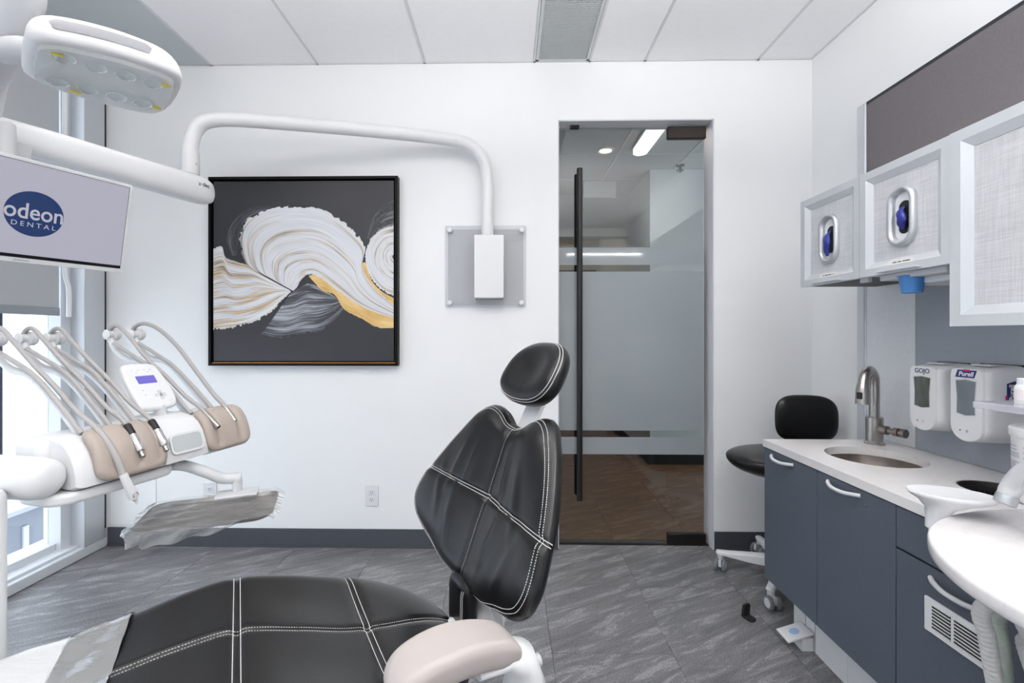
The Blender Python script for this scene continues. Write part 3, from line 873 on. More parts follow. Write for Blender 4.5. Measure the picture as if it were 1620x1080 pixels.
def stroke_mat(name, cols, sv, su, edge, alpha=1.0, seed=0.0):
    """cols: ramp [(pos,color)]; streaks run along u; edges (v=0,1) torn; alpha = coverage"""
    m = bpy.data.materials.new(name); m.use_nodes = True
    n = m.node_tree.nodes; L = m.node_tree.links
    b = n['Principled BSDF']; b.inputs['Roughness'].default_value = 0.5
    uv = n.new('ShaderNodeUVMap'); uv.uv_map = 'UVMap'
    mp = n.new('ShaderNodeMapping'); mp.inputs['Scale'].default_value = (su, sv, 1); mp.inputs['Location'].default_value = (seed, seed * 3.1, 0)
    L.new(uv.outputs[0], mp.inputs[0])
    nz = n.new('ShaderNodeTexNoise'); nz.inputs['Scale'].default_value = 1.0; nz.inputs['Detail'].default_value = 4; nz.inputs['Roughness'].default_value = 0.7
    L.new(mp.outputs[0], nz.inputs['Vector'])
    mp2 = n.new('ShaderNodeMapping'); mp2.inputs['Scale'].default_value = (su * 0.7, sv * 0.16, 1); mp2.inputs['Location'].default_value = (seed * 2, seed, 0)
    L.new(uv.outputs[0], mp2.inputs[0])
    n2 = n.new('ShaderNodeTexNoise'); n2.inputs['Scale'].default_value = 1.0; n2.inputs['Detail'].default_value = 2
    L.new(mp2.outputs[0], n2.inputs['Vector'])
    av = n.new('ShaderNodeMath'); av.operation = 'ADD'; L.new(nz.outputs[0], av.inputs[0]); L.new(n2.outputs[0], av.inputs[1])
    hf_ = n.new('ShaderNodeMath'); hf_.operation = 'MULTIPLY'; hf_.inputs[1].default_value = 0.5; L.new(av.outputs[0], hf_.inputs[0])
    r = n.new('ShaderNodeValToRGB'); e = r.color_ramp.elements
    e[0].position, e[0].color = cols[0]; e[1].position, e[1].color = cols[-1]
    for p, c in cols[1:-1]:
        x = e.new(p); x.color = c
    L.new(hf_.outputs[0], r.inputs[0]); L.new(r.outputs[0], b.inputs['Base Color'])
    bp = n.new('ShaderNodeBump'); bp.inputs['Strength'].default_value = 0.35; bp.inputs['Distance'].default_value = 0.002
    L.new(nz.outputs[0], bp.inputs['Height']); L.new(bp.outputs[0], b.inputs['Normal'])
    # torn edges
    sx = n.new('ShaderNodeSeparateXYZ'); L.new(uv.outputs[0], sx.inputs[0])
    mp3 = n.new('ShaderNodeMapping'); mp3.inputs['Scale'].default_value = (38, 12, 1); L.new(uv.outputs[0], mp3.inputs[0])
    n3 = n.new('ShaderNodeTexNoise'); n3.inputs['Scale'].default_value = 1.0; n3.inputs['Detail'].default_value = 5; L.new(mp3.outputs[0], n3.inputs['Vector'])
    def mth(op, a, bb):
        q = n.new('ShaderNodeMath'); q.operation = op
        for i, s in enumerate((a, bb)):
            if isinstance(s, (int, float)): q.inputs[i].default_value = s
            else: L.new(s, q.inputs[i])
        return q.outputs[0]
    tot = None
    e0, e1 = edge
    t = mth('MULTIPLY', mth('SUBTRACT', n3.outputs[0], 0.36), 0.5)
    parts = []
    if e0 > 0: parts.append(mth('GREATER_THAN', sx.outputs[1], mth('MULTIPLY', t, e0)))
    if e1 > 0: parts.append(mth('GREATER_THAN', mth('SUBTRACT', 1.0, sx.outputs[1]), mth('MULTIPLY', t, e1)))
    if alpha < 1:
        g = n.new('ShaderNodeMapRange'); g.inputs[1].default_value = 0.62 - alpha * 0.35; g.inputs[2].default_value = 0.72 - alpha * 0.2
        L.new(hf_.outputs[0], g.inputs[0]); parts.append(g.outputs[0])
    for p in parts: tot = p if tot is None else mth('MULTIPLY', tot, p)
    if tot is not None: L.new(tot, b.inputs['Alpha'])
    return m


wht, wh2, gry, gld, drk, tanc = rgb(222, 223, 227), rgb(202, 204, 210), rgb(150, 152, 158), rgb(206, 168, 100), rgb(66, 67, 72), rgb(205, 186, 156)
SM1 = stroke_mat('stroke_white', [(0.36, drk), (0.41, gry), (0.445, tanc), (0.475, wh2), (0.52, wht), (0.57, wh2), (0.7, wht)], 70, 2.2, (0.35, 0.10), seed=1.3)
SM2 = stroke_mat('stroke_white_gold', [(0.36, drk), (0.41, gry), (0.45, gld), (0.49, wh2), (0.55, wht), (0.7, wht)], 64, 2.0, (0.08, 0.28), seed=4.1)
SM3 = stroke_mat('stroke_grey_wash', [(0.30, drk), (0.44, rgb(92, 94, 100)), (0.55, rgb(150, 153, 160)), (0.66, rgb(188, 191, 197))], 34, 1.6, (0.2, 0.35), alpha=0.75, seed=7.7)
SM4 = stroke_mat('stroke_gold', [(0.3, rgb(190, 148, 84)), (0.5, rgb(216, 180, 114)), (0.7, rgb(232, 204, 150))], 10, 6, (0.05, 0.5), seed=2.2)
SM5 = stroke_mat('stroke_dark_wash', [(0.30, drk), (0.48, rgb(78, 80, 86)), (0.6, rgb(112, 114, 120)), (0.7, rgb(150, 152, 158))], 30, 1.5, (0.2, 0.2), alpha=0.75, seed=9.4)


def stroke(name, A, Bp, m, lay, n=72, k=22):
    A = smooth_path([(a[0], a[1], 0) for a in A], 12); Bp = smooth_path([(b[0], b[1], 0) for b in Bp], 12)
    def samp(P, t):
        f = t * (len(P) - 1); i = min(int(f), len(P) - 2); return P[i].lerp(P[i + 1], f - i)
    bm = new(); uvl = bm.loops.layers.uv.new('UVMap')
    def W(q, dy): return V((CX0 + (q.x - 90) / 900 * (CX1 - CX0), YC - dy, CZ1 - (q.y - 90) / 907 * (CZ1 - CZ0)))
    grid = []
    for i in range(n + 1):
        t = i / n; a, b = samp(A, t), samp(Bp, t)
        row = []
        for j in range(k + 1):
            s = j / k; q = a.lerp(b, s)
            q.x = min(max(q.x, 90), 990)
            row.append(bm.verts.new(W(q, 0.0004 + lay * 0.0006 + 0.0003 * sin(j * 2.1 + i * 0.05))))
        grid.append(row)
    for i in range(n):
        for j in range(k):
            f = bm.faces.new((grid[i][j], grid[i + 1][j], grid[i + 1][j + 1], grid[i][j + 1]))
            for lp, (u_, v_) in zip(f.loops, ((i, j), (i + 1, j), (i + 1, j + 1), (i, j + 1))): lp[uvl].uv = (u_ / n, v_ / k)
    me = bpy.data.meshes.new(name); bm.to_mesh(me); bm.free(); me.materials.append(m)
    for p in me.polygons: p.use_smooth = True
    o = bpy.data.objects.new(name, me); COL.objects.link(o); o.parent = pa; o.matrix_parent_inverse = INV[pa.name]
    return o


stroke('brush_stroke', [(375, 215), (270, 225), (190, 290), (155, 380), (180, 465)], [(340, 250), (280, 285), (235, 340), (225, 400), (225, 460)], SM5, 1)
stroke('brush_stroke', [(990, 188), (930, 222), (880, 290), (856, 375)], [(990, 325), (940, 335), (900, 355), (875, 390)], SM5, 1)
stroke('brush_stroke', [(480, 650), (520, 628), (560, 605), (600, 612), (650, 640), (700, 672)], [(330, 865), (430, 882), (530, 862), (620, 850), (700, 795), (748, 728)], SM3, 2)
stroke('brush_stroke', [(90, 428), (132, 416), (150, 470), (200, 492), (262, 512), (330, 560), (400, 600), (474, 640)], [(90, 846), (160, 838), (240, 822), (320, 792), (385, 750), (425, 706), (452, 676), (478, 648)], SM2, 3)
stroke('gold_leaf', [(566, 568), (612, 558), (662, 598), (722, 648), (802, 703), (882, 742), (990, 772)], [(600, 606), (640, 646), (700, 668), (744, 738), (824, 782), (905, 828), (990, 832)], SM4, 4)
stroke('gold_leaf', [(790, 540), (850, 500), (880, 590), (930, 645), (990, 680)], [(800, 640), (860, 650), (900, 672), (940, 710), (990, 740)], SM4, 4)
stroke('brush_stroke', [(345, 562), (252, 505), (219, 400), (232, 315), (290, 255), (380, 222), (500, 210), (620, 224), (722, 276), (802, 345), (850, 420), (836, 520), (888, 618), (990, 712)],
       [(492, 644), (505, 632), (516, 618), (522, 604), (530, 592), (540, 580), (550, 571), (562, 564), (592, 563), (642, 592), (722, 652), (802, 706), (882, 746), (990, 780)], SM1, 5, n=110, k=30)
stroke('brush_stroke', [(990, 312), (930, 326), (872, 386), (846, 470), (862, 552), (900, 615), (950, 655), (990, 676)], [(990, 462), (988, 465), (986, 468), (985, 470), (985, 474), (986, 478), (988, 482), (990, 486)], SM1, 6)

# ---- dental light with wall mount -----------------------------------------------
dl = root('dental_light', (-0.13, YB, 1.59), 'white wall mounted dental light on a long bent tube and spring arm', 'dental light')
bm = new(); prism(bm, rrect(-0.361, 0.095, 1.358, 1.818, 0.008), lambda x, y: V((x, YB - 0.012, y)), lambda x, y: V((x, YB - 0.020, y)))
mp_ = finish(bm, 'mount_plate', ACRYL, dl)
finish(B(-0.345, 0.08, YB - 0.006, YB, 1.374, 1.80), 'plate_shadow_sheet', mat('plate_shadow_grey', rgb(206, 207, 208), 0.5), dl, smooth=False)  # grey sheet puts in the shade behind the clear mount plate
for xx in (-0.335, 0.069):
    for zz in (1.384, 1.792):
        bm = new(); lathe(bm, [(0.0, 0.032), (0.010, 0.031), (0.0145, 0.027), (0.0145, 0.0)], (xx, YB, zz), (0, -1, 0), 20); finish(bm, 'standoff_cap', WPLAST, mp_)
p0, p1 = aty(750, 471, 2.47), aty(797, 371, 2.47)
finish(B(p0.x, p1.x, 2.47, YB - 0.02, p0.z, p1.z), 'mount_box', WMETAL, dl, bevel=0.003)
xm = aty(771, 300, 2.505).x
yp = 2.505
pc = [V((xm, yp, p1.z - 0.01)), V((xm, yp, 1.9)), V((xm, yp, aty(771, 285, yp).z)), aty(765, 254, yp - 0.005), aty(742, 229, yp - 0.02), aty(700, 219, 2.46), aty(600, 208, 2.39), aty(500, 199, 2.31), aty(400, 191, 2.235), aty(350, 189, 2.19), aty(322, 194, 2.165), aty(307, 210, 2.15), aty(301, 236, 2.145), V((aty(301, 236, 2.145).x, 2.145, aty(301, 262, 2.145).z))]
bm = new(); tube(bm, smooth_path(pc, 6), 0.0335, 20); finish(bm, 'wall_tube', WMETAL, dl, ang=60)
jx = pc[-1].x
jz = [aty(301, y_, 2.145).z for y_ in (240, 276, 278, 298)]
bm = new(); lathe(bm, [(0.0365, jz[1]), (0.0385, jz[1] + 0.003), (0.0385, jz[0] - 0.002), (0.035, jz[0])], (jx, 2.145, 0), seg=28); cl = finish(bm, 'tube_collar', WMETAL, dl)
bm = new(); lathe(bm, [(0.033, jz[3] - 0.03), (0.033, jz[1])], (jx, 2.145, 0), seg=28); finish(bm, 'swivel_pin', WMETAL, dl)
for dx, zz in ((0.012, jz[1] - 0.012), (0.036, jz[1] + 0.045)):
    bm = new(); lathe(bm, [(0.004, 0), (0.004, 0.003), (0.0, 0.003)], (jx + dx, 2.145 - sqrt(max(0.0377 ** 2 - dx ** 2, 0.0001)), zz), (0, -1, 0), 10); finish(bm, 'screw', STEEL, cl)
# spring arm: from end near wall tube toward the window side
A0 = aty(322, 303, 2.16); A1 = atd(-40, 198, 1.42)
ax = (A1 - A0); AL = ax.length; ax.normalize()
sd = ax.cross(UP).normalized(); upv = sd.cross(ax).normalized()
rings = []
prof = [(-0.045, 0.028, 0.020), (-0.03, 0.05, 0.034), (0.0, 0.062, 0.043), (0.04, 0.066, 0.046), (0.25, 0.061, 0.046), (0.6, 0.055, 0.045), (AL * 0.9, 0.050, 0.042), (AL, 0.048, 0.040)]
for t, hh, ww in prof:
    ring = []
    for k in range(24):
        a = 2 * pi * k / 24
        c_, s_ = cos(a), sin(a)
        ring.append(A0 + ax * t + sd * (ww * abs(c_) ** 0.75 * (1 if c_ > 0 else -1)) + upv * (hh * abs(s_) ** 0.75 * (1 if s_ > 0 else -1)))
    rings.append(ring)
bm = new(); loft(bm, rings); arm = finish(bm, 'spring_arm', WMETAL, dl, ang=50)
# maker's lettering
tn = -sd if sd.dot(CC - A0) < 0 else sd
tc_ = A0 + ax * 0.035 + upv * 0.018 + tn * 0.0455
xd = (-ax)
text('a\u00b7dec', 0.028, 0.0004, frame_mat(tc_, xd, tn.cross(xd), tn), INKD, 'arm_lettering', arm)
# upright link + head yoke
H0 = A1 + ax * -0.02
bm = new(); tube(bm, smooth_path([H0 + upv * 0.0, H0 + UP * 0.06, H0 + UP * 0.16 + RT * 0.02, atd(-14, 110, 1.32), atd(14, 55, 1.26), atd(52, -25, 1.18)], 6), [0.042] * 28 + [0.040, 0.034, 0.02], 18); finish(bm, 'head_link', WPLAST2, dl, ang=60)
bm = new(); tube(bm, smooth_path([atd(5, 80, 1.27), atd(40, 80, 1.22), atd(75, 84, 1.17)], 6), [0.034] * 7 + [0.030] * 6, 18); finish(bm, 'yoke', WPLAST2, dl, ang=60)
#   head: local frame from the picture: long axis (left->right, slightly down and away), lens faces down
Lc, Rc = atd(36, 80, 1.08), atd(277, 148, 1.31)
hx_ = (Rc - Lc).normalized()
hz_ = (UP - RT * 0.05 + FW * 0.13); hz_ = (hz_ - hx_ * hz_.dot(hx_)).normalized()
hy_ = hz_.cross(hx_).normalized()
if hy_.dot(FW) < 0: hy_ = -hy_
Hc = (Lc + Rc) * 0.5
HLn = (Rc - Lc).length / 2
def HM(x, y, h): return Hc + hx_ * x + hy_ * y + hz_ * h
ol = [(-HLn, 0.035), (-HLn * 0.95, 0.065), (-HLn * 0.6, 0.085), (0, 0.098), (HLn * 0.6, 0.096), (HLn * 0.9, 0.082), (HLn, 0.045), (HLn * 1.02, 0), (HLn, -0.045), (HLn * 0.9, -0.082), (HLn * 0.6, -0.096), (0, -0.098), (-HLn * 0.6, -0.085), (-HLn * 0.95, -0.065), (-HLn, -0.035), (-HLn * 1.01, 0)]
ol = [(a, b * 1.36) for a, b in ol]
ol = [(p.x, p.y) for p in smooth_path([(a, b, 0) for a, b in ol], 5, True)][::-1]
lc = Cushion(ol, (0, 0), 0.074, 0.016, HM, r0=0.55, N=100, nr=20, rb=0.93)
lh = lc.build('lamp_head', WMETAL, dl)
def HB(x, y, h): return HM(x, y, -0.0165 - h)
inn = [(a * 0.90, b * 0.86) for a, b in ol]
bm = new(); prism(bm, inn, lambda x, y: HM(x, y, -0.012), lambda x, y: HM(x * 0.97, y * 0.97, -0.026)); lens = finish(bm, 'lamp_lens', LENSM, lh, ang=50)
refl = mat('led_reflector', rgb(214, 222, 222), 0.15, 0.8, noise=0.1, nscale=30)
for i, xx in enumerate((-0.58, -0.2, 0.18, 0.56)):
    for yy in (-0.062, 0.055):
        bm = new(); lathe(bm, [(0.002, 0.001), (0.012, 0.003), (0.021, 0.010), (0.022, 0.010), (0.022, 0.0), (0.0, 0.0)], HM(xx * HLn, yy, -0.0165), -hz_, 20); finish(bm, 'led_cup', refl, lh)
for xx, yy in ((-0.66, -0.07), (0.74, -0.07), (-0.35, 0.085), (0.78, 0.06)):
    bm = new(); prism(bm, rrect(-0.011, 0.011, -0.004, 0.004, 0.003, 3), lambda x, y: HM(xx * HLn + x, yy + y, -0.0160), lambda x, y: HM(xx * HLn + x, yy + y, -0.0275)); finish(bm, 'yellow_led', mat('yellow_led', rgb(226, 200, 40), 0.3), lh)
gp = [(x_ * HLn, y_) for x_, y_ in ((-0.72, -0.060), (0.45, -0.060))]
bm = new()
o2 = [(p[0], p[1]) for p in rrect(-0.70 * HLn, 0.42 * HLn, -0.108, -0.088, 0.0098, 6)]
bm = new()
near = sorted([p for p in lc.o if p[1] < 0 and -0.80 * HLn < p[0] < 0.52 * HLn])
x_a, x_b = near[0][0], near[-1][0]
strip = []
for (x_, y_) in near:
    ex = min(x_ - x_a, x_b - x_); hh = 0.055 * sqrt(max(0.0, 1 - max(0.0, 1 - ex / 0.013) ** 2))
    strip.append([HM(x_ * r_ , y_ * r_, lc.height(x_ * r_, y_ * r_, r_) + 0.0012) - hy_ * 0.0014 for r_ in [0.962 + 0.62 * hh * t for t in (-1, -0.6, -0.2, 0.2, 0.6, 1)]])
loft(bm, strip, cap=False, closed=False)
finish(bm, 'grip_pad', mat('lamp_grip_grey', rgb(138, 138, 143), 0.5), lh)

# ---- monitor ------------------------------------------------------------------------
mdir = V((sin(radians(25.3) - TH), cos(radians(25.3) - TH), 0))
pT, pB_ = atd(228, 298, 1.73), atd(194, 432, 1.73)
# right edge tilts: keep the screen rectangular
mup = (pT - pB_); mup = (mup - mdir * mup.dot(mdir)); MH = mup.length; mup.normalize()
mn = mdir.cross(mup).normalized()
if mn.dot(CC - pT) < 0: mn = -mn
MW = 0.56
def MM(x, y, h): return pB_ - mdir * (MW - x) + mup * y + mn * h     # x 0..MW left->right, y up
mo = root('monitor', MM(MW / 2, 0, -0.02), 'white framed flat monitor with a blue logo on its screen under the spring arm', 'monitor')
bm = new(); prism(bm, rrect(0, MW, 0, MH, 0.008, 4), lambda x, y: MM(x, y, 0), lambda x, y: MM(x, y, -0.016)); finish(bm, 'bezel', WPLAST, mo, bevel=0.002)
bm = new(); prism(bm, rrect(0.05, MW - 0.05, 0.04, MH - 0.04, 0.02, 4), lambda x, y: MM(x, y, -0.015), lambda x, y: MM(x, y, -0.04)); finish(bm, 'rear_shell', WPLAST, mo, bevel=0.004)
b_ = 0.010
bm = new(); prism(bm, rrect(b_, MW - b_, 0.016, MH - b_, 0.001, 1), lambda x, y: MM(x, y, -0.004), lambda x, y: MM(x, y, 0.0006)); finish(bm, 'screen_border', SCREENK, mo, smooth=False)
SX0, SX1, SY0, SY1 = b_ + 0.0015, MW - b_ - 0.0015, 0.027, MH - b_ - 0.0015
scr_m = mat('screen_lavender', rgb(20, 20, 22), 0.25, emit=rgb(180, 179, 194), estr=0.95)
bm = new(); prism(bm, rrect(SX0, SX1, SY0, SY1, 0.0005, 1), lambda x, y: MM(x, y, 0.0), lambda x, y: MM(x, y, 0.0010)); scr = finish(bm, 'screen', scr_m, mo, smooth=False)
def mproj(px_, py_):
    p = on(px_, py_, MM(0, 0, 0.001), mn); d = p - MM(0, 0, 0.001); return d.dot(mdir), d.dot(mup)
lx, ly = mproj(55, 339)
lr = mproj(55, 303)[1] - ly
bm = new(); lathe(bm, [(lr, 0.0), (lr, 0.0006), (0, 0.0006)], MM(lx, ly, 0.001), mn, 48); lg = finish(bm, 'logo_disc', mat('logo_blue', rgb(12, 18, 36), 0.25, emit=rgb(36, 62, 112), estr=0.75), scr)
lt = mat('logo_letter', rgb(20, 20, 22), 0.3, emit=rgb(196, 195, 206), estr=0.85)
text('odeon', lr * 0.98, 0.0002, frame_mat(MM(lx, ly + lr * 0.05, 0.0018), mdir, mup, mn) @ Matrix.Scale(0.80, 4, (1, 0, 0)), lt, 'logo_lettering', scr, fat=lr * 0.012)
text('DENTAL', lr * 0.30, 0.0002, frame_mat(MM(lx, ly - lr * 0.50, 0.0018), mdir, mup, mn), lt, 'logo_lettering', scr, spacing=1.5)
text('SAMSUNG', 0.0075, 0.0002, frame_mat(MM(MW * 0.5, 0.0075, 0.0003), mdir, mup, mn), INK, 'bezel_lettering', mo, spacing=1.2)
# bracket up to the arm
bm = new(); tube(bm, [MM(MW * 0.42, MH - 0.03, -0.03), MM(MW * 0.42, MH + 0.02, -0.035), MM(MW * 0.42, MH + 0.09, -0.06)], 0.022, 14); finish(bm, 'hanger_arm', WPLAST2, mo)
bm = new(); prism(bm, rrect(MW * 0.30, MW * 0.52, MH - 0.07, MH + 0.045, 0.01, 3), lambda x, y: MM(x, y, -0.038), lambda x, y: MM(x, y, -0.055)); finish(bm, 'mount_bracket', WPLAST2, mo)
# ================================================================= SIDE CONSOLE (right)
YFAR, S1, S2, YN = 1.905, 1.582, 1.263, 0.62
XB, XT, XP = 1.075, 1.16, 1.55          # cabinet face, toe kick, back panel face
ZCT, ZB = 0.773, 0.205
TXM = lambda o: frame_mat(o, (0, -1, 0), (0, 0, 1), (-1, 0, 0))


def bow_handle(y0, y1, z, parent, xo=XB - 0.018):
    m_ = (y0 + y1) / 2; L_ = (y1 - y0)
    pts = [(XB - 0.018, y0, z), (xo - 0.012, y0 + L_ * 0.12, z - 0.002), (xo - 0.022, y0 + L_ * 0.35, z - 0.006), (xo - 0.022, y1 - L_ * 0.35, z - 0.006), (xo - 0.012, y1 - L_ * 0.12, z - 0.002), (XB - 0.018, y1, z)]
    bm = new(); tube(bm, smooth_path(pts, 6), 0.0062, 10)
    return finish(bm, 'handle', WPLAST2, parent, ang=60)


def cab_door(name, y0, y1, z0, z1, parent):
    return finish(B(XB - 0.018, XB, y0 + 0.0015, y1 - 0.0015, z0 + 0.0015, z1 - 0.0015), name, CABINET, parent, bevel=0.0012)


labs = ['slate base cabinet beside the stool, below the sink tap', 'slate base cabinet under the oval sink', 'slate base cabinet with a drawer and a white air grille']
for i, (ya, yb) in enumerate(((S1, YFAR), (S2, S1), (YN, S2))):
    r = root('base_cabinet', (1.3, (ya + yb) / 2, 0), labs[i], 'cabinet')
    finish(B(XB + 0.0005, XP - 0.005, ya + 0.0005, yb - 0.0005, ZB, 0.52), 'carcass', CABDARK, r, smooth=False)
    if True:
        bm = new()
        box(bm, XB + 0.0005, XB + 0.02, ya + 0.0005, yb - 0.0005, 0.52, 0.744); box(bm, XP - 0.02, XP - 0.005, ya + 0.0005, yb - 0.0005, 0.52, 0.744)
        if i == 0: box(bm, XB + 0.02, XP - 0.02, yb - 0.018, yb - 0.0005, 0.52, 0.744)
        finish(bm, 'upper_carcass', CABINET, r, smooth=False)
    finish(B(XT, XP - 0.01, ya + 0.0005, yb - (0.03 if i == 0 else 0.0005), 0.0, ZB + 0.001), 'toe_kick', WPLAST, r, smooth=False)
    if i < 2:
        d = cab_door('door', ya, yb, ZB, 0.742, r)
        bow_handle(yb - 0.195, yb - 0.055, 0.722, d)
        if i == 1:
            bm = new(); lathe(bm, [(0.0035, 0), (0.0035, 0.002), (0, 0.0025)], (XB - 0.018, yb - 0.215, 0.700), (-1, 0, 0), 10); finish(bm, 'lock', STEEL, d)
    else:
        cab_door('drawer', ya, yb, 0.628, 0.742, r)
        d = cab_door('door', ya, yb, ZB, 0.625, r)
        bow_handle(1.00, 1.16, 0.598, d)
        g0, g1, z0, z1 = 0.985, 1.172, 0.463, 0.548
        g = finish(B(XB - 0.024, XB - 0.017, g0, g1, z0, z1), 'air_grille', WPLAST, r, bevel=0.002)
        for a, b in ((g1 - 0.07, g1 - 0.022), (g1 - 0.146, g1 - 0.078)):
            finish(B(XB - 0.0246, XB - 0.0238, a - 0.0, b, z0 + 0.012, z1 - 0.012), 'grille_opening', BLACKP, g, smooth=False)
            for k in range(8):
                zz = z0 + 0.0135 + k * 0.0083
                finish(B(XB - 0.0265, XB - 0.0240, a, b, zz, zz + 0.0026), 'grille_slat', WPLAST, g, smooth=False)
# toe kick seams drawn by panel joints of the far cabinet
seam = mat('panel_joint', rgb(150, 155, 163), 0.6)
ct = bpy.data.objects['base_cabinet']
for yy in (1.80, 1.745):
    finish(B(XT - 0.0012, XT, yy, yy + 0.0025, 0.0, ZB), 'kick_joint', seam, ct, smooth=False)

# countertop with two openings ------------------------------------------------
SK = (1.30, 1.645); SR = 0.145; WK = (1.372, 1.30); WR = 0.085


def slab_with_holes(outer, holes, z0, z1):
    bm = new(); edges = []
    for lp in [outer] + holes:
        vs = [bm.verts.new((p[0], p[1], z1)) for p in lp]
        for i in range(len(vs)): edges.append(bm.edges.new((vs[i], vs[(i + 1) % len(vs)])))
    r = bmesh.ops.triangle_fill(bm, use_beauty=True, use_dissolve=False, edges=edges)
    fs = [f for f in bm.faces]
    ex = bmesh.ops.extrude_face_region(bm, geom=fs)
    for v in ex['geom']:
        if isinstance(v, bmesh.types.BMVert): v.co.z = z0
    return bm


circ = lambda c, r, n=56, e=1.0: [(c[0] + r * cos(2 * pi * k / n), c[1] + r * e * sin(2 * pi * k / n)) for k in range(n)]
bm = slab_with_holes(rrect(1.052, XP, YN, YFAR + 0.005, 0.004, 3), [circ(SK, SR), circ(WK, WR)], 0.745, ZCT)
ct_ = tag(finish(bm, 'countertop', QUARTZ, smooth=True, ang=30), 'white quartz countertop with sink and waste openings over slate cabinets', 'countertop')
sk = root('sink', (SK[0], SK[1], 0.56), 'round brushed steel sink set into the quartz countertop', 'sink')
bm = new(); lathe(bm, [(0.0, -0.155), (0.03, -0.155), (0.09, -0.150), (0.125, -0.125), (SR - 0.004, -0.04), (SR - 0.002, -0.029), (SR + 0.014, -0.029), (SR + 0.014, -0.033), (SR + 0.0005, -0.034), (0.13, -0.13), (0.09, -0.158), (0.0, -0.162)], (SK[0], SK[1], ZCT), seg=56, cap=False); finish(bm, 'basin', DSTEEL, sk, ang=60)
bm = new(); lathe(bm, [(0.03, 0.003), (0.022, 0.004), (0.0, 0.002)], (SK[0], SK[1], ZCT - 0.155), seg=24); finish(bm, 'drain', STEEL, sk)
wc = root('waste_chute', (WK[0], WK[1], 0.6), 'round steel rimmed waste opening in the countertop', 'waste chute')
bm = new(); lathe(bm, [(WR - 0.0005, -0.001), (WR - 0.003, -0.001), (WR - 0.004, -0.03)], (WK[0], WK[1], ZCT), seg=48, cap=False); finish(bm, 'rim', STEEL, wc)
bm = new(); lathe(bm, [(WR - 0.004, -0.028), (WR - 0.006, -0.14), (0.0, -0.14)], (WK[0], WK[1], ZCT), seg=40, cap=False); finish(bm, 'chute', BLACKP, wc)

# tap --------------------------------------------------------------------------
tx, ty = 1.452, 1.835
tp = root('faucet', (tx, ty, ZCT), 'brushed steel gooseneck sensor tap behind the sink', 'faucet')
bm = new(); lathe(bm, [(0.034, 0), (0.034, 0.006), (0.030, 0.010), (0.0285, 0.012), (0.0285, 0.105), (0.026, 0.108), (0.0, 0.108)], (tx, ty, ZCT), seg=32); finish(bm, 'tap_body', STEEL, tp)
gp = [V((tx, ty, ZCT + 0.10)), V((tx, ty, ZCT + 0.17)), V((tx, ty, ZCT + 0.235)), V((tx - 0.008, ty - 0.006, ZCT + 0.27)), V((tx - 0.035, ty - 0.022, ZCT + 0.293)), V((tx - 0.068, ty - 0.042, ZCT + 0.278)), V((tx - 0.085, ty - 0.052, ZCT + 0.235)), V((tx - 0.094, ty - 0.058, ZCT + 0.165))]
bm = new(); tube(bm, smooth_path(gp, 7), [0.0175] * 40 + [0.018, 0.019, 0.020, 0.021, 0.022, 0.022, 0.022, 0.022, 0.022, 0.022], 20); finish(bm, 'gooseneck', STEEL, tp, ang=60)
e = gp[-1]
box_m = frame_mat(e + V((0, 0, 0.035)), (cos(radians(-148)), sin(radians(-148)), 0), (-sin(radians(-148)), cos(radians(-148)), 0), (0, 0, 1))
finish(B(0.017, 0.0235, -0.009, 0.009, -0.013, 0.013, box_m), 'sensor', BLACKP, tp, bevel=0.002)
bm = new(); lathe(bm, [(0.017, 0.02), (0.017, 0.05), (0.011, 0.052), (0.011, 0.07), (0.0165, 0.072), (0.0165, 0.088), (0.011, 0.09), (0.011, 0.094), (0.0165, 0.096), (0.0165, 0.112), (0.0, 0.113)], (tx, ty, ZCT + 0.062), (0.28, -0.96, 0), 24); finish(bm, 'side_valve', DSTEEL, tp)

# back panels ----------------------------------------------------------------------
bp = root('console_back', (1.62, 1.3, 0), 'tall console back with charcoal upper panel and blue grey splashback in an aluminium frame', 'panel')
finish(B(XP + 0.004, XR - 0.003, 0.2, 2.0, 0, 2.2), 'core', WPLAST2, bp, smooth=False)
finish(B(XP - 0.004, XR - 0.002, 2.001, 2.052, 0, 2.214), 'end_profile', ALUL, bp, bevel=0.003)
finish(B(XP - 0.009, XP, 2.006, 2.018, 0.775, 2.21), 'profile_rib', ALUL, bp, smooth=False)
finish(B(XP - 0.002, XR - 0.003, 0.2, 2.0, 2.2, 2.214), 'top_cap', CABDARK, bp, smooth=False)
finish(B(XP - 0.002, XP + 0.0035, 0.2, 2.0, 1.768, 2.2), 'upper_panel', DKPANEL, bp, smooth=False)
finish(B(XP - 0.001, XP + 0.0035, 1.768, 2.0, ZCT + 0.001, 1.766), 'splashback', SILVP, bp, smooth=False)
finish(B(XP - 0.001, XP + 0.0035, 0.2, 1.762, ZCT + 0.001, 1.766), 'splashback', BLUEG, bp, smooth=False)
finish(B(XP - 0.0025, XP + 0.0035, 1.7625, 1.7675, ZCT + 0.001, 1.766), 'joint_strip', WPLAST, bp, smooth=False)

# upper cabinets ---------------------------------------------------------------------
XU = 1.235


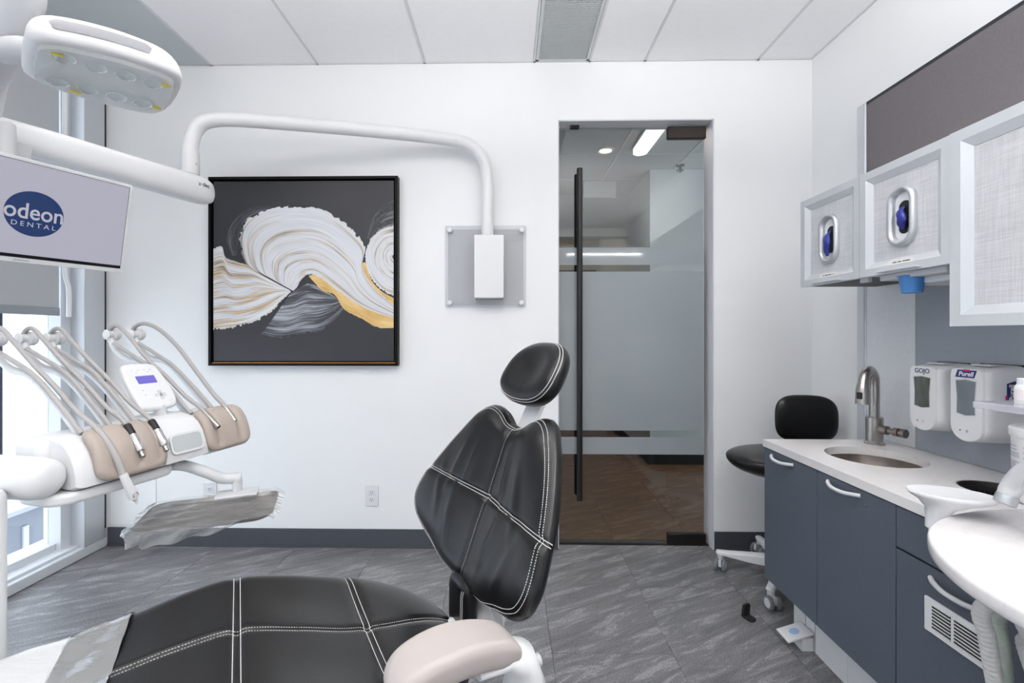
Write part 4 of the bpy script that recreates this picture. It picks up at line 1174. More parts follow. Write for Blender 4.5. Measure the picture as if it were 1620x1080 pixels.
def framed_door(r, y0, y1, z0, z1, fw, xf):
    """mitred bevelled frame of four pieces, panel inside"""
    y0 += 0.001; y1 -= 0.001; z0 += 0.001; z1 -= 0.001
    co = [(y0, z0), (y1, z0), (y1, z1), (y0, z1)]; ci = [(y0 + fw, z0 + fw), (y1 - fw, z0 + fw), (y1 - fw, z1 - fw), (y0 + fw, z1 - fw)]
    k = 0.55
    for i, nm in enumerate(('rail', 'stile', 'rail', 'stile')):
        j = (i + 1) % 4
        def mid(a, b): return (a[0] + (b[0] - a[0]) * k, a[1] + (b[1] - a[1]) * k)
        a, b, c, d = co[i], co[j], ci[j], ci[i]; mb, ma = mid(b, c), mid(a, d)
        q = lambda p, x: V((x, p[0], p[1]))
        bm = new(); vs = {}
        def f(*pts): bm.faces.new([bm.verts.new(p) for p in pts])
        x1, x2, x3 = xf, xf + 0.012, xf + 0.02
        f(q(a, x1), q(b, x1), q(mb, x1), q(ma, x1)); f(q(ma, x1), q(mb, x1), q(c, x2), q(d, x2)); f(q(d, x2), q(c, x2), q(c, x3), q(d, x3))
        f(q(a, x3), q(b, x3), q(c, x3), q(d, x3)); f(q(a, x1), q(b, x1), q(b, x3), q(a, x3))
        f(q(a, x1), q(ma, x1), q(d, x2), q(d, x3), q(a, x3)); f(q(b, x1), q(mb, x1), q(c, x2), q(c, x3), q(b, x3))
        finish(bm, nm, ALUL, r, smooth=False)
    return finish(B(xf + 0.0135, xf + 0.019, y0 + fw - 0.004, y1 - fw + 0.004, z0 + fw - 0.004, z1 - fw + 0.004), 'door_panel', WEAVE, r, smooth=False)


def stad(w, h, n=12): return [(w * cos(pi * k / n), h - w + w * sin(pi * k / n)) for k in range(n + 1)] + [(w * cos(pi + pi * k / n), -(h - w) + w * sin(pi + pi * k / n)) for k in range(n + 1)]


ulabs = ['silver framed wall cabinet with a glove slot, next to the bare white wall', 'silver framed wall cabinet with a glove slot above the blue cup', 'tall silver framed wall cabinet with a plain woven panel']
for i, (ya, yb, za) in enumerate(((1.627, 1.952, 1.405), (1.297, 1.627, 1.405), (0.74, 1.295, 1.229))):
    zb_ = 1.767; fw = 0.047 if i < 2 else 0.055
    xf = XU if i < 2 else XU - 0.004
    r = root('wall_cabinet', (1.4, (ya + yb) / 2, za), ulabs[i], 'cabinet')
    bm = new(); box(bm, xf + 0.021, XP - 0.003, ya + 0.001, yb - 0.001, za + 0.012, zb_)
    finish(bm, 'cabinet_body', WPLAST2, r, smooth=False)
    finish(B(xf + 0.024, XP - 0.003, ya + 0.001, yb - 0.001, za + 0.004, za + 0.012), 'cabinet_floor', BLACKP if i != 1 else WPLAST2, r, smooth=False)
    pn = framed_door(r, ya, yb, za, zb_, fw, xf)
    ym = (ya + yb) / 2
    finish(B(xf - 0.016, xf, ym - 0.075, ym + 0.075, za + 0.006, za + 0.010), 'pull_lip', ALUL, r, bevel=0.001)
    if i < 2:
        zc = 1.207 + (0.372 if i == 0 else 0.375); yc = ym + 0.0
        gs = [(0.050, 0.096, 0.0), (0.050, 0.096, 0.010), (0.047, 0.093, 0.016), (0.042, 0.088, 0.0185), (0.036, 0.082, 0.016), (0.032, 0.078, 0.008), (0.030, 0.076, -0.008)]
        bm = new(); loft(bm, [[V((xf + 0.0135 - hh, yc + a, zc + b)) for a, b in stad(ww, h_)] for ww, h_, hh in gs], cap=False)
        gm = finish(bm, 'glove_port', ALU, r, ang=60)
        bm = new(); prism(bm, stad(0.0305, 0.0765), lambda a, b: V((xf + 0.0135, yc + a, zc + b)), lambda a, b: V((xf + 0.0128, yc + a, zc + b))); finish(bm, 'port_back', WPLAST, gm, smooth=False)
        bm = new(); prism(bm, stad(0.021, 0.058), lambda a, b: V((xf + 0.0128, yc + a * 1 - 0.004, zc + b * 0.9 - 0.004)), lambda a, b: V((xf + 0.0122, yc + a - 0.004, zc + b * 0.9 - 0.004))); finish(bm, 'box_slit', BLACKP, gm, smooth=False)
        # crumpled glove
        rnd = random.Random(3 + i); rr = []
        npt = 11
        for k in range(npt):
            t = k / (npt - 1)
            cz = zc + 0.03 - t * (0.10 if i == 0 else 0.075); bulge = 0.006 + 0.011 * sin(pi * t) * (1 + 0.5 * rnd.random())
            xo = xf + 0.010 - 0.014 * sin(pi * min(1, t * 1.1)) - (0.012 * t if i == 0 else 0)
            rr.append([V((xo + 0.5 * bulge * cos(2 * pi * j / 10) * (0.7 + 0.6 * rnd.random()), yc - 0.006 + (0.006 * sin(t * 9)) + bulge * 0.85 * sin(2 * pi * j / 10) * (0.7 + 0.6 * rnd.random()), cz)) for j in range(10)])
        bm = new(); loft(bm, rr)
        gl = tag(finish(bm, 'glove', BLUEGLOVE, None, sub=1, ang=80), 'blue nitrile glove hanging down out of the port beside the bare wall' if i == 0 else 'blue nitrile glove tucked in the port above the blue cup', 'glove')
        yl = ym - 0.005
        st = finish(B(xf - 0.0008, xf, yl - 0.045, yl + 0.045, za + 0.026, za + 0.039), 'label_sticker', mat('sticker', rgb(240, 236, 232), 0.5), r, smooth=False)
        bm = new(); rd = random.Random(9 + i); yy = yl + 0.03
        while yy > yl - 0.034:
            ln = 0.002 + 0.003 * rd.random()
            box(bm, xf - 0.0012, xf - 0.0007, yy - ln, yy, za + 0.031, za + 0.0345); yy -= ln + 0.0012 + (0.004 if rd.random() > 0.75 else 0)
        finish(bm, 'sticker_text', INKD, st, smooth=False)

# cup dispenser ----------------------------------------------------------------------
cp = root('cup_dispenser', (1.30, 1.47, 1.405), 'white cup dispenser mounted under the wall cabinet', 'dispenser')
finish(B(1.262, 1.47, 1.335, 1.575, 1.388, 1.4085), 'dispenser_body', WPLAST2, cp, bevel=0.004)
finish(B(1.30, 1.46, 1.345, 1.53, 1.368, 1.389), 'dispenser_tray', WPLAST, cp, bevel=0.006)
bm = new(); lathe(bm, [(0.040, 0.006), (0.042, 0.0), (0.037, -0.004), (0.0355, 0.006)], (1.288, 1.478, 1.3995), seg=32, cap=False); finish(bm, 'cup_collar', WPLAST2, cp)
bm = new(); lathe(bm, [(0.0345, 0.0), (0.0352, -0.002), (0.0345, -0.005), (0.027, -0.055), (0.026, -0.058), (0.0, -0.056), (0.0255, -0.05), (0.033, -0.002)], (1.288, 1.478, 1.398), seg=36, cap=False)
tag(finish(bm, 'cup', BLUECUP, None), 'blue plastic cup held in the dispenser under the wall cabinet', 'cup')
finish(B(1.262, 1.275, 1.622, 1.66, 1.392, 1.4085), 'hinge_bracket', ALUL, cp, smooth=False)

# soap / sanitiser dispensers ------------------------------------------------------------
def dispenser(name, y0, y1, z0, z1, label, brand):
    r = root(name, (XP, (y0 + y1) / 2, z0), label, 'dispenser')
    ym, W_, H_ = (y0 + y1) / 2, (y1 - y0) / 2, (z1 - z0)
    ol = []
    n = 14
    for k in range(n + 1): a = pi + pi * k / n; ol.append((ym + W_ * cos(a), z0 + 0.045 + 0.045 * sin(a)))
    for k in range(n + 1): a = pi * k / n; ol.append((ym + W_ * (1 if cos(a) > 0 else -1) * abs(cos(a)) ** 0.35, z1 - 0.022 + 0.022 * abs(sin(a)) ** 0.7))
    D_ = XP - 0.0045 - 1.437
    def fm(y, z, h):
        t = max(0, h / D_)
        return V((XP - 0.0045 - h, ym + (y - ym) * (1 - 0.10 * t), z0 + (z - z0) * (1 - 0.03 * t) + 0.0 * t))
    c = Cushion(ol, (ym, (z0 + z1) / 2), D_, 0.0, fm, r0=0.93, N=110, nr=14)
    bd = c.build('housing', WPLAST, r)
    # front cover plate
    fo = [(ym + (a - ym) * 0.86, (z0 + z1) / 2 + (b - (z0 + z1) / 2) * 0.97) for a, b in ol]
    bm = new(); loft(bm, [[fm(a, b, D_ - 0.004) for a, b in fo], [fm(a, b, D_ + 0.003) for a, b in fo], [fm(ym + (a - ym) * 0.95, (z0 + z1) / 2 + (b - (z0 + z1) / 2) * 0.985, D_ + 0.006) for a, b in fo]])
    cv = finish(bm, 'front_cover', WPLAST, r, ang=40)
    zw0, zw1 = z0 + H_ * 0.36, z0 + H_ * 0.79
    wo = [(-0.031, zw1), (0, zw1 + 0.004), (0.031, zw1), (0.027, (zw0 + zw1) / 2), (0.028, zw0 + 0.003), (0, zw0 - 0.002), (-0.028, zw0 + 0.003), (-0.027, (zw0 + zw1) / 2)]
    xw = fm(ym, zw0, D_ + 0.006).x
    gm_ = mat('refill_window_' + brand, rgb(96, 102, 96) if brand == 'GOJO' else rgb(128, 136, 144), 0.12, noise=0.45, nscale=16 if brand == 'GOJO' else 5, stretch=(1, 3, 1))
    bm = new(); prism(bm, wo, lambda a, b: V((xw + 0.002, ym + a, b)), lambda a, b: V((xw - 0.0012, ym + a, b))); finish(bm, 'refill_window', gm_, cv, smooth=False)
    bm = new(); wi = [(a * 1.10, (zw0 + zw1) / 2 + (b - (zw0 + zw1) / 2) * 1.05) for a, b in wo]
    prism(bm, wi, lambda a, b: V((xw + 0.002, ym + a, b)), lambda a, b: V((xw - 0.0006, ym + a, b))); finish(bm, 'window_rim', WPLAST2, cv, smooth=False)
    zl = z0 + H_ * 0.885
    if brand == 'GOJO':
        text('GOJO', 0.022, 0.0003, TXM((xw - 0.0004, ym, zl)), INK, 'lettering', cv, fat=0.0006)
    else:
        pl_ = [(-0.034, -0.012), (0.026, -0.012), (0.034, 0.012), (-0.026, 0.012)]
        bm = new(); prism(bm, pl_, lambda a, b: V((xw + 0.001, ym - a, zl + b)), lambda a, b: V((xw - 0.0005, ym - a, zl + b))); finish(bm, 'logo_plate', NAVY, cv, smooth=False)
        finish(B(xw - 0.0008, xw, ym - 0.012, ym + 0.008, zl + 0.008, zl + 0.014), 'logo_flash', PINK, cv, smooth=False)
        text('Purell', 0.020, 0.0003, TXM((xw - 0.0008, ym, zl - 0.001)), WPLAST, 'lettering', cv, shear=0.2, fat=0.0005)
        # side logo (faces the camera side)
        ysd = fm(y0, 1.0, D_ * 0.4).y - 0.0006
        SM = lambda o: frame_mat(o, (0, 0, 1), (-1, 0, 0), (0, -1, 0))
        bm = new(); prism(bm, [(-0.033, -0.013), (0.033, -0.013), (0.024, 0.013), (-0.038, 0.013)], lambda a, b: V((1.502 - b, ysd + 0.001, 1.035 + a)), lambda a, b: V((1.502 - b, ysd, 1.035 + a))); finish(bm, 'logo_plate', NAVY, bd, smooth=False)
        finish(B(1.484, 1.490, ysd - 0.0004, ysd, 1.008, 1.024), 'logo_flash', PINK, bd, smooth=False)
        text('Purell', 0.021, 0.0003, SM((1.503, ysd - 0.0003, 1.033)), WPLAST, 'lettering', bd, fat=0.0005)
    bm = new(); lathe(bm, [(0.0022, 0), (0.0022, 0.001), (0, 0.001)], (xw, ym + 0.018, z0 + H_ * 0.15), (-1, 0, 0), 10); finish(bm, 'indicator', INKD, cv)
    bm = new(); box(bm, xw - 0.0006, xw, ym - 0.008, ym + 0.002, z0 + H_ * 0.15 - 0.0015, z0 + H_ * 0.15 + 0.0015); box(bm, xw - 0.0006, xw, ym - 0.0045, ym - 0.0015, z0 + H_ * 0.15 - 0.005, z0 + H_ * 0.15 + 0.005)
    finish(bm, 'hand_mark', WPLAST2, cv, smooth=False)
    finish(B(XP - 0.0045, XP - 0.001, y0 - 0.003, y1 + 0.003, z0 + 0.02, z1 + 0.002), 'wall_bracket', BLACKP, r, bevel=0.001)
    finish(B(1.475, 1.525, ym - 0.03, ym + 0.03, z1 - 0.004, z1 + 0.0015), 'lid_recess', WPLAST2, r, bevel=0.001)


dispenser('soap_dispenser', 1.538, 1.668, 0.872, 1.108, 'white touch-free soap dispenser with a dark green refill window on the splashback', 'GOJO')
dispenser('sanitizer_dispenser', 1.385, 1.518, 0.868, 1.112, 'white touch-free sanitizer dispenser with a navy logo on the splashback', 'Purell')

# wipes tub -------------------------------------------------------------------------------
wx, wy = 1.385, 1.175
tb = root('wipes_tub', (wx, wy, ZCT), 'white round tub of wipes with printed text on the countertop', 'tub')
LBL = 0.0795
bm = new(); lathe(bm, [(0.0, 0.001), (0.070, 0.0), (0.076, 0.004), (0.079, 0.17), (0.080, 0.172), (0.080, 0.178), (0.0, 0.178)], (wx, wy, ZCT), seg=48); tbb = finish(bm, 'tub_body', WPLAST, tb)
bm = new(); lathe(bm, [(0.082, 0.170), (0.083, 0.172), (0.083, 0.190), (0.080, 0.194), (0.070, 0.195), (0.066, 0.191), (0.0, 0.191)], (wx, wy, ZCT), seg=48); td = finish(bm, 'tub_lid', WPLAST, tb)
bm = new(); lathe(bm, [(0.035, 0.190), (0.036, 0.197), (0.032, 0.199), (0.0, 0.199)], (wx + 0.01, wy - 0.005, ZCT), seg=32); finish(bm, 'flip_cap', WPLAST2, td)
bm = new(); rd = random.Random(5)
for col_, (t0, t1) in enumerate(((142, 172), (176, 222))):
    zz = 0.145
    while zz > 0.03:
        aa = t0 + (2 if rd.random() > 0.8 else 0); ab = t1 - rd.random() * 12
        if rd.random() > 0.12:
            n = 6; lo = []; hi = []
            for k in range(n + 1):
                th = radians(aa + (ab - aa) * k / n); rr_ = 0.0762 + 0.003 * zz / 0.17 + 0.0007
                lo.append(V((wx + rr_ * cos(th), wy + rr_ * sin(th), ZCT + zz))); hi.append(V((wx + rr_ * cos(th), wy + rr_ * sin(th), ZCT + zz + 0.0022)))
            loft(bm, [lo, hi], cap=False, closed=False)
        zz -= 0.0045 if rd.random() > 0.15 else 0.009
finish(bm, 'label_print', mat('faint_print', rgb(168, 170, 180), 0.5), tbb, kind='stuff')

# round work surface -----------------------------------------------------------------------
ZR = 0.806
ro = [(0.752, 0.62), (0.752, 0.74), (0.785, 0.845), (0.845, 0.935), (0.915, 0.995), (1.0, 1.038), (1.10, 1.065), (1.22, 1.07), (1.34, 1.03), (1.38, 0.9), (1.38, 0.6), (1.34, 0.46), (1.1, 0.40), (0.9, 0.42), (0.79, 0.5)]
rs = root('work_surface', (1.1, 0.75, 0), 'rounded white quartz work surface overlapping the console countertop', 'table')
ro2 = [(p.x, p.y) for p in smooth_path([(a, b, 0) for a, b in ro], 6, True)]
ctr = (1.08, 0.75)
sc_ = lambda p, k: (ctr[0] + (p[0] - ctr[0]) * k, ctr[1] + (p[1] - ctr[1]) * k)
bm = new(); loft(bm, [[V((*sc_(p, 0.985), ZR - 0.030)) for p in ro2], [V((*sc_(p, 0.998), ZR - 0.026)) for p in ro2], [V((*p, ZR - 0.018)) for p in ro2], [V((*p, ZR - 0.008)) for p in ro2], [V((*sc_(p, 0.996), ZR - 0.002)) for p in ro2], [V((*sc_(p, 0.985), ZR)) for p in ro2]])
finish(bm, 'top', QUARTZ, rs, ang=50)
bm = new(); lathe(bm, [(0.0, 0), (0.055, 0.0), (0.055, 0.004), (0.035, 0.012), (0.03, 0.77), (0.0, 0.77)], (1.02, 0.56, 0.0), seg=28); finish(bm, 'support_post', WPLAST, rs)
# flared cup stand behind the work surface
nk = atd(1488, 822, 1.02)
cs = root('cup_stand', (nk.x, nk.y, ZR - 0.02), 'white flared stand with a shallow oval dish behind the work surface', 'stand')
ztop = atd(1505, 782, 1.02).z
oc = atd(1505, 784, 1.02)
ringsC = []
for hh, rx_, ry_, off in ((-0.075, 0.020, 0.020, -0.028), (-0.045, 0.020, 0.020, -0.028), (-0.030, 0.026, 0.024, -0.022), (-0.014, 0.050, 0.036, -0.008), (-0.003, 0.074, 0.050, 0.0), (0.003, 0.079, 0.053, 0.0), (0.007, 0.077, 0.051, 0.0), (0.006, 0.066, 0.042, 0.0), (0.003, 0.03, 0.02, 0.0)):
    ringsC.append([V((oc.x + off * 0.9 + rx_ * cos(a) * 0.92 + ry_ * sin(a) * 0.3, oc.y + off * -0.25 - rx_ * cos(a) * 0.38 + ry_ * sin(a) * 0.92, oc.z + hh)) for a in [2 * pi * k / 40 for k in range(40)]])
bm = new(); loft(bm, ringsC); finish(bm, 'dish', WPLAST, cs, ang=60)
bm = new(); tube(bm, [V((oc.x - 0.025, oc.y + 0.006, oc.z - 0.07)), V((oc.x - 0.025, oc.y + 0.006, ZR - 0.045)), V((oc.x - 0.01, oc.y - 0.05, ZR - 0.048))], 0.019, 18); finish(bm, 'bracket', WPLAST, cs)
# spout on the work surface
sp0 = atz(1592, 810, ZR)
st_ = root('suction_spout', (1.02, 0.86, ZR), 'pale grey curved spout standing on the work surface', 'spout')
d0 = 0.93
pts = [atd(1589, 796, d0), atd(1600, 772, d0), atd(1618, 750, d0 - 0.02), atd(1645, 738, d0 - 0.05), atd(1675, 742, d0 - 0.08), atd(1695, 775, d0 - 0.1), V((atd(1700, 800, d0 - 0.11).x, atd(1700, 800, d0 - 0.11).y, ZR + 0.001))]
bm = new(); tube(bm, smooth_path(pts, 6), [0.0165] * 5 + [0.0175] * 32, 18); so = finish(bm, 'spout_tube', WPLAST2, st_, ang=60)
bm = new(); lathe(bm, [(0.0145, -0.001), (0.017, -0.001), (0.0178, 0.004), (0.0178, 0.016), (0.017, 0.017)], pts[0], (pts[1] - pts[0]), 24, cap=False); finish(bm, 'spout_tip', ALU, so)
cb = atz(1603, 806, ZR); 
bm = new(); lathe(bm, [(0.02, 0.0), (0.019, 0.006), (0.010, 0.016), (0.009, 0.03), (0.0, 0.031)], (1.02, 0.86, ZR), seg=24); finish(bm, 'valve_knob', CHROME, st_)
# acrylic shelf on a post beyond
sh0 = atd(1546, 643, 0.93)
sh = root('acrylic_shelf', (1.22, 0.72, ZR), 'clear acrylic shelf on a white post above the work surface', 'shelf')
e0 = V((sh0.x, sh0.y, 0)); 
zs = sh0.z
so_ = [(sh0.x, sh0.y + 0.01), (sh0.x + 0.02, sh0.y - 0.13), (1.12, 0.60), (1.34, 0.60), (1.36, 0.95), (1.10, sh0.y + 0.035)]
bm = new(); prism(bm, so_, lambda a, b: V((a, b, zs - 0.004)), lambda a, b: V((a, b, zs + 0.010))); finish(bm, 'shelf_plate', ACRYL2, sh, bevel=0.002)
bm = new(); cyl(bm, (1.24, 0.70, ZR), (1.24, 0.70, zs - 0.004), 0.016); finish(bm, 'post', WPLAST, sh)
bq = atd(1628, 634, 0.90)
bo = root('bottle', (bq.x, bq.y, zs + 0.010), 'small white bottle standing on the acrylic shelf', 'bottle')
bm = new(); lathe(bm, [(0.0, 0), (0.019, 0), (0.020, 0.002), (0.020, 0.033), (0.017, 0.038), (0.0, 0.038)], (bq.x, bq.y, zs + 0.010), seg=24); finish(bm, 'bottle_body', WPLAST, bo)
bm = new(); lathe(bm, [(0.0165, 0.0375), (0.0165, 0.050), (0.0, 0.051)], (bq.x, bq.y, zs + 0.010), seg=24); finish(bm, 'bottle_cap', WPLAST, bo)
bm = new(); lathe(bm, [(0.0204, 0.008), (0.0204, 0.028)], (bq.x, bq.y, zs + 0.010), seg=24, cap=False); finish(bm, 'bottle_label', mat('bottle_label_m', rgb(222, 214, 216), 0.5), bo)
# hoses under the work surface
def ribbed(name, pts, r, m, label):
    P = smooth_path(pts, 60); rr_ = []
    d = 0; last = P[0]
    fine = []
    for p in P:
        fine.append(p); d += (p - last).length; last = p
        rr_.append(r * (1.0 + 0.03 * sin(d / 0.0052 * 2 * pi * 0.5)))
    bm = new(); tube(bm, fine, rr_, 14)
    return tag(finish(bm, name, m, None, ang=80), label, 'hose')
h1 = [V((0.905, 0.80, ZR - 0.03)), atd(1556, 960, 0.86), atd(1562, 1010, 0.87), atd(1574, 1080, 0.88), atd(1590, 1180, 0.9), V((1.03, 0.80, 0.02))]
ribbed('suction_hose', h1, 0.0135, mat('hose_cream', rgb(216, 215, 214), 0.45), 'cream ribbed suction hose hanging under the work surface over the grille')
h2 = [V((0.95, 0.83, ZR - 0.03)), atd(1584, 970, 0.90), atd(1588, 1020, 0.91), atd(1592, 1080, 0.92), atd(1600, 1180, 0.93), V((1.06, 0.86, 0.02))]
ribbed('suction_hose', h2, 0.0115, mat('hose_green', rgb(188, 199, 188), 0.45), 'pale green ribbed suction hose hanging beside the cream hose')
h3 = [V((0.93, 0.72, ZR - 0.03)), atd(1616, 960, 0.84), atd(1628, 1010, 0.84), atd(1640, 1080, 0.86), V((1.02, 0.66, 0.02))]
ribbed('suction_hose', h3, 0.0115, MATS['hose_cream'], 'cream ribbed suction hose hanging nearest the rounded front edge')

# foot pedal, door wedge -------------------------------------------------------------------
pq = V((1.122, 1.79, 0))
fp = root('foot_pedal', pq, 'white foot pedal with a blue mark at the cabinet toe kick', 'pedal')
finish(B(1.115, XT - 0.0015, 1.752, 1.812, 0.0, 0.052), 'pedal_base', WPLAST, fp, bevel=0.002)
MP = frame_mat((1.122, 1.783, 0.060), (cos(radians(18)), 0, sin(radians(18))), (0, 1, 0), (-sin(radians(18)), 0, cos(radians(18))))
pp = finish(B(-0.068, 0.034, -0.038, 0.038, -0.004, 0.004, MP), 'pedal_plate', WPLAST, fp, bevel=0.0015)
bm = new(); lathe(bm, [(0.0175, 0.004), (0.0175, 0.0045), (0.0, 0.0046)], MP @ V((-0.018, 0, 0)), MP.to_3x3() @ V((0, 0, 1)), 28); finish(bm, 'blue_mark', mat('pale_blue_print', rgb(160, 186, 226), 0.5), pp)
dq = atz(1184, 978, 0)
dw = root('door_stop', dq, 'small black rubber door stop on the floor', 'door stop')
MD = Matrix.Translation(dq) @ Matrix.Rotation(radians(25), 4, 'Z')
bm = new(); prism(bm, rrect(-0.018, 0.018, -0.028, 0.022, 0.012, 4), lambda a, b: MD @ V((a, b, 0)), lambda a, b: MD @ V((a, b, 0.010))); finish(bm, 'stop_base', BLACKP, dw, bevel=0.002)
bm = new(); prism(bm, rrect(-0.018, 0.018, 0.0, 0.058, 0.008, 4), lambda a, b: MD @ V((a, 0.022 - b * 0.12, b)), lambda a, b: MD @ V((a, 0.006 - b * 0.05, b))); finish(bm, 'stop_upright', BLACKP, dw, bevel=0.002)

# stool ------------------------------------------------------------------------------------
sx, sy = 1.348, 2.245
sl = root('stool', (sx, sy, 0), 'black leather operator stool with white five star base on castors', 'stool')
RB = 0.285
bm = new(); lathe(bm, [(0.045, 0.07), (0.05, 0.075), (0.05, 0.12), (0.035, 0.13), (0.028, 0.135), (0.028, 0.32), (0.02, 0.322), (0.02, 0.55), (0, 0.55)], (sx, sy, 0), seg=28); finish(bm, 'gas_column', WPLAST, sl)
for k in range(5):
    a = radians(84 + 72 * k); d = V((cos(a), sin(a), 0)); n_ = V((-sin(a), cos(a), 0)); c0 = V((sx, sy, 0))
    rg = []
    for t, hw_, zt, zb in ((0.03, 0.027, 0.122, 0.07), (0.15, 0.023, 0.112, 0.070), (RB - 0.03, 0.019, 0.100, 0.078), (RB + 0.015, 0.017, 0.097, 0.080), (RB + 0.022, 0.010, 0.093, 0.083)):
        rg.append([c0 + d * t + n_ * s * hw_ + UP * z for s, z in ((-1, zb), (1, zb), (1, zt - 0.008), (0.6, zt), (-0.6, zt), (-1, zt - 0.008))])
    bm = new(); loft(bm, rg); lgp = finish(bm, 'base_leg', WPLAST, sl, bevel=0.003)
    cc_ = c0 + d * RB; sw = radians(200 + 37 * k); f_ = V((cos(sw), sin(sw), 0)); s_ = V((-sin(sw), cos(sw), 0))
    cw = cc_ + f_ * 0.014
    bm = new(); lathe(bm, [(0.013, 0.05), (0.016, 0.055), (0.016, 0.085), (0, 0.085)], cc_, seg=16)
    box(bm, -0.02, 0.02, -0.007, 0.007, 0.026, 0.060, frame_mat(cw, f_, s_, (0, 0, 1))); cst = finish(bm, 'castor', WPLAST2, lgp)
    for s in (-1, 1):
        bm = new(); lathe(bm, [(0.0, 0.0), (0.024, 0.0), (0.030, 0.003), (0.030, 0.014), (0.026, 0.017), (0.0, 0.017)], cw + UP * 0.030 + s_ * s * 0.009, s_ * s, 24); wh = finish(bm, 'wheel', mat('castor_tyre', rgb(112, 116, 122), 0.5), lgp)
        # hub cap kept on the same leg
        bm = new(); lathe(bm, [(0.021, 0.0165), (0.020, 0.0185), (0, 0.0188)], cw + UP * 0.030 + s_ * s * 0.009, s_ * s, 24); finish(bm, 'hub_cap', WPLAST2, lgp)
SA = radians(0)
def SM_(x, y, h): return V((1.295 + x, 2.21 + y, 0.612 + h - 0.28 * max(0, x + 0.0) * 0.0))
so3 = [(0.235 * cos(2 * pi * k / 60), 0.20 * sin(2 * pi * k / 60)) for k in range(60)]
cu = Cushion(so3, (0, 0), 0.045, 0.085, SM_, r0=0.25, N=70, nr=14, rb=0.05)
cu.build('seat', LEATHER, sl)
bm = new(); rg = []
for t, r_ in ((0.0, 0.06), (0.02, 0.10), (0.035, 0.155), (0.05, 0.175)):
    rg.append([V((1.295 + 1.15 * r_ * cos(2 * pi * k / 32), 2.21 + r_ * sin(2 * pi * k / 32), 0.535 + t)) for k in range(32)])
loft(bm, rg); finish(bm, 'seat_pan', WPLAST, sl)
bx_, by_ = aty(1273, 660, 2.32).x, 2.32
bdir = V((cos(radians(-12)), sin(radians(-12)), 0)); bnn = V((bdir.y, -bdir.x, 0))
if bnn.y > 0: bnn = -bnn
bo3 = [(a * 0.142, b * 0.118) for a, b in [((1 if cos(t) > 0 else -1) * abs(cos(t)) ** 0.62, (1 if sin(t) > 0 else -1) * abs(sin(t)) ** 0.62) for t in [2 * pi * k / 60 for k in range(60)]]]
zbk = 0.785
def BM_(x, y, h): return V((bx_, by_, zbk)) + bdir * x + UP * y + bnn * (h + 0.9 * x * x)
Cushion(bo3, (0, 0), 0.028, 0.022, BM_, r0=0.45, N=70, nr=12).build('backrest', LEATHER, sl)
bm = new(); tube(bm, smooth_path([(1.36, 2.26, 0.545), (1.42, 2.34, 0.55), (bx_ + 0.01, by_ + 0.05, 0.60), (bx_ + 0.01, by_ + 0.045, 0.72), (bx_ + 0.005, by_ + 0.022, 0.80)], 5), 0.014, 12); finish(bm, 'back_stem', WPLAST, sl)
# ================================================================= DENTAL CHAIR
K0 = V((-0.5463, 0.9043, 0)); BE = radians(31)
CA = V((cos(BE), sin(BE), 0)); CB = V((-sin(BE), cos(BE), 0))     # toward head end / toward far side
ch = root('dental_chair', K0 + CA * 0.22, 'black leather dental chair with white stitched seams and one white armrest', 'dental chair')
SU = [-1.0, -0.6, -0.35, -0.2, -0.1, 0.0, 0.11, 0.228, 0.362, 0.5]
SZ = [0.585, 0.575, 0.585, 0.600, 0.613, 0.616, 0.585, 0.545, 0.522, 0.505]
ST = 0.05
def SEATM(u, v, h): return K0 + CA * u + CB * v + UP * (sinterp(u, SU, SZ) - ST + h)
half = [(-0.99, 0.05), (-0.96, 0.12), (-0.88, 0.165), (-0.6, 0.195), (-0.35, 0.212), (-0.2, 0.234), (-0.12, 0.25), (-0.05, 0.258), (0.0, 0.258), (0.1, 0.274), (0.2, 0.284), (0.27, 0.282), (0.35, 0.252), (0.42, 0.19), (0.465, 0.11), (0.482, 0.04)]
so_l = half + [(a, -b) for a, b in half[::-1]]
so_l = [(p.x, p.y) for p in smooth_path([(a, b, 0) for a, b in so_l], 5, True)]
seat = Cushion(so_l, (0.0, 0.0), ST, 0.045, SEATM, r0=0.72, N=260, nr=44, extra=lambda u, v: 0.012 * (v / 0.25) ** 2 - 0.006 * exp(-((u - 0.13) / 0.1) ** 2 - ((abs(v) - 0.13) / 0.09) ** 2), rb=0.8)
seams = [[(-0.9, 0.0), (0.48, 0.0)], [(0.0, -0.256), (0.0, 0.256)], [(0.254, -0.28), (0.262, 0.28)]]
seat.grooves = [(seams[0], 0.007, 0.008), (seams[1], 0.006, 0.009), (seams[2], 0.006, 0.009)]
so_ = seat.build('seat', LEATHER, ch)
seat.stitch('seam_stitching', [[(-0.2, 0.006), (0.47, 0.006)], [(-0.2, -0.006), (0.47, -0.006)]], so_, wd=0.0006)
seat.stitch('seam_piping', [[(-0.007, -0.25), (-0.007, 0.25)], [(0.006, -0.25), (0.006, 0.25)], [(0.248, -0.27), (0.256, 0.274)], [(0.261, -0.27), (0.269, 0.273)]], so_, gap=0, wd=0.0008)
